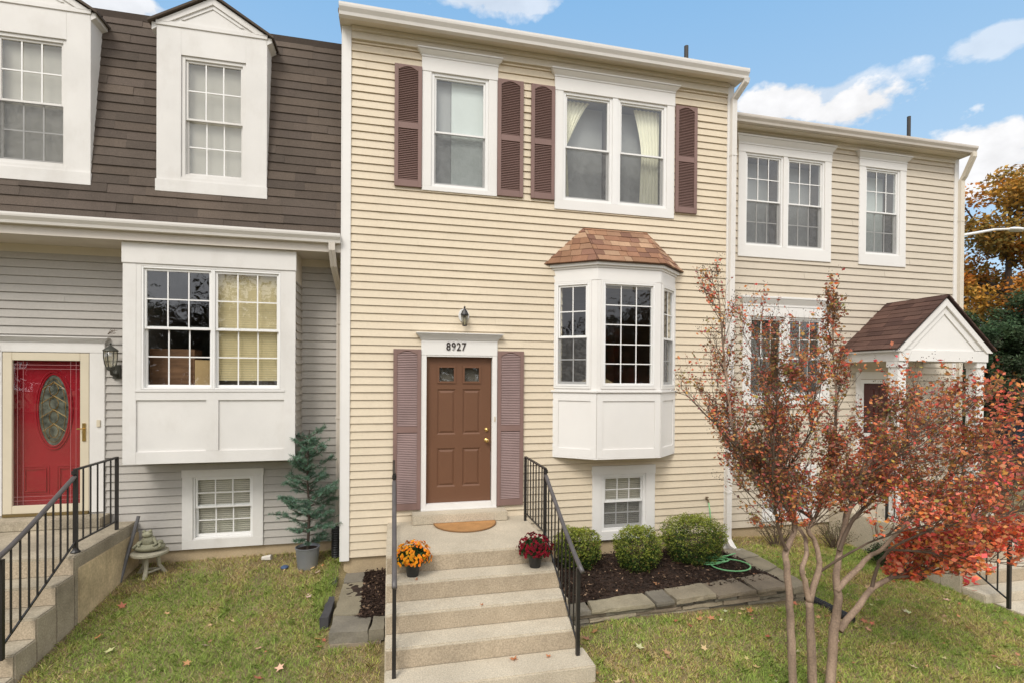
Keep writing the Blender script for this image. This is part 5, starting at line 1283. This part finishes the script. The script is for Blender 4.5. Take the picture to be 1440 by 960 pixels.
        if g.random() < (.5 if m_.z > 1.0 or m_.x < 2.9 else .16):
            for _ in range(g.randint(2, 5)): pods.append(pts[-1] + Vector((g.gauss(0, .018), g.gauss(0, .018), g.gauss(.01, .018))))
    cen = np.array(cen); sz = np.array(sz); print('leaves', len(cen), 'twigs', len(tw), 'pods', len(pods))
    leaf_obj('foliage', cen, sz, sz * gg.uniform(.5, .75, len(sz)), np.array(col), gg, t, flat=.6)
    pm = MB()
    for p in pods:
        r = g.uniform(.0035, .0055); x, y, z = p
        pm._add([(x + r, y, z), (x, y + r, z), (x - r, y, z), (x, y - r, z), (x, y, z + r * 1.2), (x, y, z - r * 1.2)], [(0, 1, 4), (1, 2, 4), (2, 3, 4), (3, 0, 4), (1, 0, 5), (2, 1, 5), (3, 2, 5), (0, 3, 5)])
    pm.build('seed_pods', mat('seed_pod', (.045, .028, .02), .7), t)
crape()

# ------------------------------------------------------------------ trees beyond
def tree(name, x, y, h, r, label, cols, seed, n=14000, lf=.16, z0=None, crown=.55, conic=0., group='trees beyond the end of the row', clump=34, squash=1.):
    g = random.Random(seed); gg = np.random.default_rng(seed); zb = gz(x, y) if z0 is None else z0
    t = thing(name, (x, y, zb), label, 'tree', group); m = MB(); tops = []
    m.tube([(x, y, zb - .2), (x + .1, y, zb + h * .3), (x - .05, y, zb + h * .6), (x, y, zb + h * .95)], [h * .022, h * .017, h * .01, h * .003], 9)
    zc = zb + h * (1 - crown / 2); hz = h * crown / 2
    for i in range(clump):
        a = g.uniform(0, 6.283); q = g.random() ** .5; v = g.uniform(-1, 1); rad = r * q * (math.sqrt(max(.05, 1 - v * v * .8)) if not conic else (1 - conic * (v + 1) / 2))
        e = Vector((x + rad * math.cos(a), y + rad * math.sin(a) * squash, zc + v * hz)); b = Vector((x, y, max(zb + h * .2, e.z - rad * .7)))
        mid = b.lerp(e, .55) + Vector((g.uniform(-.2, .2), g.uniform(-.2, .2), -.05 * rad)); m.tube([tuple(b), tuple(mid), tuple(e)], [h * .006, h * .004, h * .0015], 5, False)
        tops.append((e, g.uniform(.16, .33) * r)); tops.append((mid, g.uniform(.12, .22) * r))
    m.build('trunk', M_BARKD, t)
    E_ = np.array([tuple(e) for e, _ in tops]); RR = np.array([q for _, q in tops]); w = RR ** 2.2; idx = gg.choice(len(tops), n, p=w / w.sum())
    d = gg.normal(size=(n, 3)); d /= np.linalg.norm(d, axis=1)[:, None]; rr = gg.random(n) ** .45
    c = E_[idx] + d * (RR[idx] * rr)[:, None] * np.array([1.15, 1.15, .8])
    ck = gg.integers(0, len(cols), len(tops)); C_ = np.array(cols)[ck][idx] * .6 + np.array(cols)[gg.integers(0, len(cols), n)] * .4
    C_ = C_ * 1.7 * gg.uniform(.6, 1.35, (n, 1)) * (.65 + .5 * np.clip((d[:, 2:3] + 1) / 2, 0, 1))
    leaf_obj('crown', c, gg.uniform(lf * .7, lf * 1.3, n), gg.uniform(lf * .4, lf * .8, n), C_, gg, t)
YEL = [(.30, .15, .02), (.34, .18, .03), (.20, .13, .03), (.13, .11, .03), (.34, .12, .02)]
ORG = [(.42, .13, .02), (.38, .20, .03), (.30, .10, .03), (.25, .18, .03)]
RED = [(.36, .08, .05), (.30, .12, .05), (.40, .15, .07), (.22, .10, .05)]
EVG = [(.022, .045, .018), (.035, .06, .025), (.05, .075, .03), (.03, .04, .02)]
BRN = [(.13, .09, .045), (.10, .08, .04), (.16, .10, .06), (.08, .06, .04)]
tree('maple_tree', 33.0, 14.5, 15.2, 4.3, 'tall yellow olive maple whose loose top shows against the sky past the tan house', YEL, 41, n=20000, lf=.24, crown=.75, clump=44)
tree('maple_tree', 36.5, 15.0, 9.4, 3.2, 'orange maple under the tall yellow one, just past the tan house', ORG, 42, n=15000, lf=.22, crown=.7)
tree('maple_tree', 43.5, 16.5, 14.0, 5.0, 'pinkish red maple at the right edge of the photo', RED, 43, n=18000, lf=.26, crown=.72, clump=40)
tree('evergreen_tree', 26.4, 11.5, 6.6, 2.0, 'dark evergreen nearest the porch gable', EVG, 44, n=16000, lf=.15, crown=.86, conic=.35)
tree('evergreen_tree', 29.5, 11.6, 7.8, 2.8, 'broad grey green evergreen at the right edge behind the parked car', EVG, 45, n=19000, lf=.16, crown=.86, conic=.3)
tree('evergreen_tree', 23.0, 11.0, 6.0, 1.7, 'slim dark evergreen partly hidden by the tan house', EVG, 49, n=9000, lf=.15, crown=.86, conic=.35)
tree('maple_tree', 50.0, 28.0, 12.0, 6.0, 'brown leaved tree farther back between the evergreens', BRN, 46, n=12000, lf=.3, crown=.7)
tree('maple_tree', 30.0, 18.0, 11.0, 4.0, 'olive and orange tree behind the slim evergreen', YEL + ORG, 47, n=14000, lf=.24, crown=.75)
twiggy(15.5, 3.4, 1.3, 1.3, 'brown twiggy shrub beyond the porch post', 51, (.14, .075, .05), 3200, 60, 'shrubs beside the parking', .06)
twiggy(18.3, 4.6, 1.5, 1.3, 'reddish bare shrub at the right edge beyond the porch', 52, (.16, .06, .05), 3200, 60, 'shrubs beside the parking', .06)
twiggy(13.6, 2.4, .9, 1.0, 'low brown shrub just past the tan house corner', 53, (.13, .09, .05), 2200, 50, 'shrubs beside the parking', .05)
def woods():
    V_ = []; C_ = []; gg = np.random.default_rng(77)
    for (ax, ay, bx_, by, h, k, pal_) in ((-70, -46, 70, -52, 13, 40, EVG + BRN), (20, 62, 190, 20, 13, 44, BRN + EVG), (-140, 70, 20, 90, 8, 20, BRN + EVG)):
        for i in range(k):
            q = (i + gg.uniform(-.4, .4)) / k; x = ax + (bx_ - ax) * q; y = ay + (by - ay) * q + gg.uniform(-4, 4); hh = h * gg.uniform(.7, 1.15); zb = -1.8; n = 4200 if ay == -46 else 1300
            d = gg.normal(size=(n, 3)); d /= np.linalg.norm(d, axis=1)[:, None]; lob = np.array([noise.noise(Vector(tuple(p * 2.2)) + Vector((i, 0, 0))) for p in d]); rr = (1 + .55 * lob) * gg.random(n) ** .42
            c = np.array([x, y, zb + hh * .52]) + d * rr[:, None] * np.array([hh * .33, hh * .33, hh * .48]); c = c[c[:, 2] > -1.8]; n = len(c)
            v, f, cc = quads(c, gg.uniform(.4, .9, n) * (.6 if ay == -46 else 1), gg.uniform(.3, .6, n) * (.6 if ay == -46 else 1), np.array(pal_)[gg.integers(0, len(pal_))] * gg.uniform(.6, 1.4, (n, 1)), gg, .8); V_.append(v); C_.append(cc)
    V_ = np.concatenate(V_); C_ = np.concatenate(C_); n = len(V_) // 4
    return arr_mesh('distant_woods', V_, np.arange(4 * n).reshape(n, 4), C_, M_LEAF)
tag(woods(), kind='stuff')
# parking lot, kerb, grass verge
m = MB(); m.box(17, 60, 5.5, 13.0, -2.2, -1.36); m.build('parking_lot', mat('asphalt', (.055, .054, .052), .9, .15, 1.2, fine=.3, fscale=40, bump=.5, bscale=60), None, kind='structure')
m = MB(); m.box(16.8, 60, 13.001, 13.2, -2.2, -1.22); m.box(16.8, 60, 13.2005, 14.6, -2.2, -1.24); m.build('kerb', M_CONC, None, bevel=.02, kind='structure')
m = MB(); m.box(18, 130, 14.65, 40, -2.0, -1.27); m.build('grass_verge', mat('dry_verge', (.17, .15, .05), .95, .4, .8, fine=.3, fscale=20), None, kind='structure')

# parked car
def car(x, y, rz, label):
    z0 = -1.355; t = thing('parked_car', (x, y, z0), label, 'car'); t.rotation_euler = (0, 0, rz)
    paint = mat('black_car_paint', (.02, .02, .024), .25, .02, coat=.8); gl = mat('car_glass', (.02, .025, .03), .06, .0, spec=.8); rub = mat('tyre', (.015, .015, .015), .85); rim = mat('rim', (.4, .4, .4), .3, metal=.9)
    def bl(mb, nm, m_, par, **k):
        keep = t.location.copy(); t.location = (0, 0, 0); o = mb.build(nm, m_, par, **k); t.location = keep; return o
    prof = [(-2.25, .35), (-2.27, .62), (-2.15, .86), (-1.55, .95), (-.95, .98), (-.45, 1.38), (.35, 1.43), (1.0, 1.36), (1.62, 1.02), (2.15, .95), (2.25, .70), (2.22, .35)]
    sec = []; m = MB(); n = len(prof)
    ws = [(.78, 0), (.88, .0), (.90, .0), (.86, 0)]
    def half(z): return .88 if z < .9 else .88 - (z - .9) * .52
    for s_ in (-1, 1):
        m._add([(px, s_ * half(pz), pz) for px, pz in prof], [tuple(range(n)) if s_ > 0 else tuple(range(n - 1, -1, -1))])
    m._add([(px, -half(pz), pz) for px, pz in prof] + [(px, half(pz), pz) for px, pz in prof], [(i, (i + 1) % n, (i + 1) % n + n, i + n) for i in range(n)])
    bm_ = bl(m, 'body', paint, t)
    g = MB()
    for s_ in (-1, 1):
        for pl in ([(-.78, 1.0), (-.42, 1.32), (.10, 1.37), (.10, 1.0)], [(.16, 1.0), (.16, 1.37), (.92, 1.31), (1.30, 1.03)]): g.poly([(a, s_ * (half(b) + .008), b) for a, b in (pl if s_ < 0 else pl[::-1])])
    a = .04
    g.poly([(-.93, -.74, 1.01), (-.93, .74, 1.01), (-.50, .58, 1.36), (-.50, -.58, 1.36)]); g.poly([(1.63, -.70, 1.05), (1.63, .70, 1.05), (1.06, .56, 1.37), (1.06, -.56, 1.37)])
    bl(g, 'windows', gl, t)
    for wx in (-1.38, 1.35):
        for s_ in (-1, 1):
            w_ = MB(); w_.tube([(wx, s_ * .70, .33), (wx, s_ * .895, .33)], .33, 24); o = bl(w_, 'wheel', rub, t); w_ = MB(); w_.tube([(wx, s_ * .8955, .33), (wx, s_ * .91, .33)], .21, 20); bl(w_, 'rim', rim, o)
    for s_ in (-1, 1):
        w_ = MB(); w_.box(-2.275, -2.15, s_ * .62 - .15, s_ * .62 + .15, .62, .76); bl(w_, 'headlight', mat('lamp_lens', (.7, .7, .7), .15), t)
        w_ = MB(); w_.box(2.15, 2.262, s_ * .62 - .15, s_ * .62 + .15, .68, .84); bl(w_, 'tail_light', mat('red_lens', (.35, .01, .01), .2), t)
        w_ = MB(); w_.box(-.72, -.60, s_ * 1.0 - .10, s_ * 1.0 + .06, .98, 1.08); bl(w_, 'wing_mirror', paint, t)
    return t
car(26.2, 9.6, R(95), 'dark parked car half hidden by shrubs at the right edge')
# street lamp with a long arm
t = thing('street_lamp', (12.9, 3.4, gz(12.9, 3.4)), 'pale arm of a street lamp reaching out past the tan house corner', 'street lamp')
m = MB(); m.tube([(12.9, 3.4, gz(12.9, 3.4)), (12.9, 3.4, 5.3)], [.09, .06], 12); m.build('pole', M_GUT, t)
m = MB(); m.tube([(12.9, 3.4, 5.2), (14.2, 3.4, 5.57), (15.3, 3.4, 5.80), (15.9, 3.4, 5.86)], [.045, .04, .032, .03], 8); m.build('arm', M_VINYL, t)
m = MB(); blob(m, (16.1, 3.4, 5.86), (.30, .13, .06), 8); m.build('lamp_head', M_VINYL, t)

# ------------------------------------------------------------------ world, fill light, camera
SE, SAZ = R(48), R(212)       # elevation and compass rotation of sky and fill light
wd = bpy.data.worlds.new("World"); scn.world = wd; wd.use_nodes = True
n = wd.node_tree.nodes; l = wd.node_tree.links; n.clear()
out = n.new('ShaderNodeOutputWorld'); bg = n.new('ShaderNodeBackground'); l.new(bg.outputs[0], out.inputs[0])
sky = n.new('ShaderNodeTexSky'); sky.sky_type = 'NISHITA'; sky.sun_disc = False; sky.sun_elevation = SE; sky.sun_rotation = SAZ; sky.air_density = 1.; sky.dust_density = 1.2; sky.ozone_density = 1.2
tc = n.new('ShaderNodeTexCoord'); D = tc.outputs['Generated']
def M_(op, a, b=None, c=None, clamp=False):
    q = n.new('ShaderNodeMath'); q.operation = op; q.use_clamp = clamp
    for i, v in enumerate((a, b, c)):
        if v is None: continue
        if isinstance(v, (int, float)): q.inputs[i].default_value = v
        else: l.new(v, q.inputs[i])
    return q.outputs[0]
def dot(v):
    q = n.new('ShaderNodeVectorMath'); q.operation = 'DOT_PRODUCT'; l.new(D, q.inputs[0]); q.inputs[1].default_value = v; return q.outputs['Value']
mp = n.new('ShaderNodeMapping'); mp.inputs['Scale'].default_value = (1, 1, 1.5); l.new(D, mp.inputs[0])
nt = n.new('ShaderNodeTexNoise'); nt.inputs['Scale'].default_value = 13.; nt.inputs['Detail'].default_value = 9; nt.inputs['Roughness'].default_value = .55; l.new(mp.outputs[0], nt.inputs['Vector'])
nf = nt.outputs['Fac']
mask = None
for c, rx, ry, a in (((.585, .690, .425), .085, .038, 1.), ((.665, .630, .400), .080, .036, 1.), ((.784, .545, .305), .085, .050, 1.1), ((.752, .497, .433), .045, .016, .5), ((-.37, .788, .493), .10, .03, .9), ((.80, .534, .268), .05, .02, .8), ((.16, .80, .592), .10, .022, .6), ((.60, .66, .42), .14, .02, .5)):
    c = Vector(c).normalized(); rt = c.cross(Vector((0, 0, 1))).normalized(); up = rt.cross(c).normalized()
    u = M_('DIVIDE', dot(rt), rx); v = M_('DIVIDE', dot(up), ry); r2 = M_('SQRT', M_('ADD', M_('MULTIPLY', u, u), M_('MULTIPLY', v, v)))
    f = M_('SUBTRACT', 1.0, r2); f = M_('ADD', f, M_('MULTIPLY', M_('SUBTRACT', nf, .5), 3.0)); f = M_('MULTIPLY', M_('MULTIPLY', f, 2.8, clamp=True), a, clamp=True)
    f = M_('MULTIPLY', f, M_('GREATER_THAN', dot(c), .6))
    mask = f if mask is None else M_('MAXIMUM', mask, f)
# unseen bright cloud added behind the viewer and overhead to light the fronts
n2 = n.new('ShaderNodeTexNoise'); n2.inputs['Scale'].default_value = 2.6; n2.inputs['Detail'].default_value = 7; l.new(mp.outputs[0], n2.inputs['Vector'])
sx = n.new('ShaderNodeSeparateXYZ'); l.new(D, sx.inputs[0])
back = M_('MULTIPLY', M_('SUBTRACT', M_('ADD', M_('MULTIPLY', sx.outputs['Y'], -1.6), M_('MULTIPLY', n2.outputs['Fac'], 1.2)), .25), 1.5, clamp=True)
mask = M_('MAXIMUM', mask, back)
vs = n.new('ShaderNodeVectorMath'); vs.operation = 'SCALE'; vs.inputs['Scale'].default_value = .12; l.new(sky.outputs[0], vs.inputs[0])
haze = n.new('ShaderNodeMix'); haze.data_type = 'RGBA'; haze.inputs['Factor'].default_value = .72; l.new(vs.outputs[0], haze.inputs['A'])
gr = n.new('ShaderNodeMix'); gr.data_type = 'RGBA'; gr.inputs['A'].default_value = (.60, .84, 1.06, 1); gr.inputs['B'].default_value = (.30, .62, 1.02, 1)
sz_ = n.new('ShaderNodeSeparateXYZ'); l.new(D, sz_.inputs[0]); l.new(M_('MULTIPLY', M_('SUBTRACT', sz_.outputs['Z'], .22), 2.6, clamp=True), gr.inputs['Factor']); l.new(gr.outputs['Result'], haze.inputs['B'])
cl = n.new('ShaderNodeMapRange'); cl.inputs[1].default_value = .35; cl.inputs[2].default_value = .62; cl.inputs[3].default_value = .84; cl.inputs[4].default_value = 1.02; l.new(nf, cl.inputs[0])
cc = n.new('ShaderNodeCombineColor'); l.new(cl.outputs[0], cc.inputs[0]); l.new(M_('MULTIPLY', cl.outputs[0], 1.0), cc.inputs[1]); l.new(M_('MULTIPLY', cl.outputs[0], 1.015), cc.inputs[2])
bst = n.new('ShaderNodeVectorMath'); bst.operation = 'SCALE'; l.new(cc.outputs[0], bst.inputs[0]); l.new(M_('ADD', 1., M_('MULTIPLY', back, .5)), bst.inputs['Scale'])
mx = n.new('ShaderNodeMix'); mx.data_type = 'RGBA'; l.new(mask, mx.inputs['Factor']); l.new(haze.outputs['Result'], mx.inputs['A']); l.new(bst.outputs[0], mx.inputs['B'])
l.new(mx.outputs['Result'], bg.inputs[0]); bg.inputs[1].default_value = 1.0

fill_sun = bpy.data.lights.new('fill_sun', 'SUN'); fill_sun.energy = 2.25; fill_sun.angle = R(22); fill_sun.color = (1, .95, .87)  # soft fill added on the viewer's side to brighten the fronts
so = bpy.data.objects.new('fill_sun', fill_sun); COL.objects.link(so)
sd = Vector((math.sin(SAZ) * math.cos(SE), math.cos(SAZ) * math.cos(SE), math.sin(SE)))
so.rotation_euler = sd.to_track_quat('Z', 'Y').to_euler()

cam = bpy.data.cameras.new('camera'); co = bpy.data.objects.new('camera', cam); COL.objects.link(co); scn.camera = co
yaw, pitch, roll = 0.229473, -0.0061655, 0.0066452
f_ = Vector((math.sin(yaw) * math.cos(pitch), math.cos(yaw) * math.cos(pitch), math.sin(pitch))); r_ = Vector((math.cos(yaw), -math.sin(yaw), 0)); u_ = r_.cross(f_)
X_ = r_ * math.cos(roll) + u_ * math.sin(roll); Y_ = -r_ * math.sin(roll) + u_ * math.cos(roll)
Mx = Matrix((X_, Y_, -f_)).transposed().to_4x4(); Mx.translation = (-0.463734, -7.155789, 1.749727); co.matrix_world = Mx
cam.sensor_width = 36; cam.lens = 723.34 / 1440 * 36; cam.shift_y = (534.856 - 480) / 1440; cam.clip_start = .05; cam.clip_end = 2000
scn.view_settings.view_transform = 'Standard'; scn.view_settings.look = 'None'; scn.view_settings.exposure = 0; scn.view_settings.gamma = 1
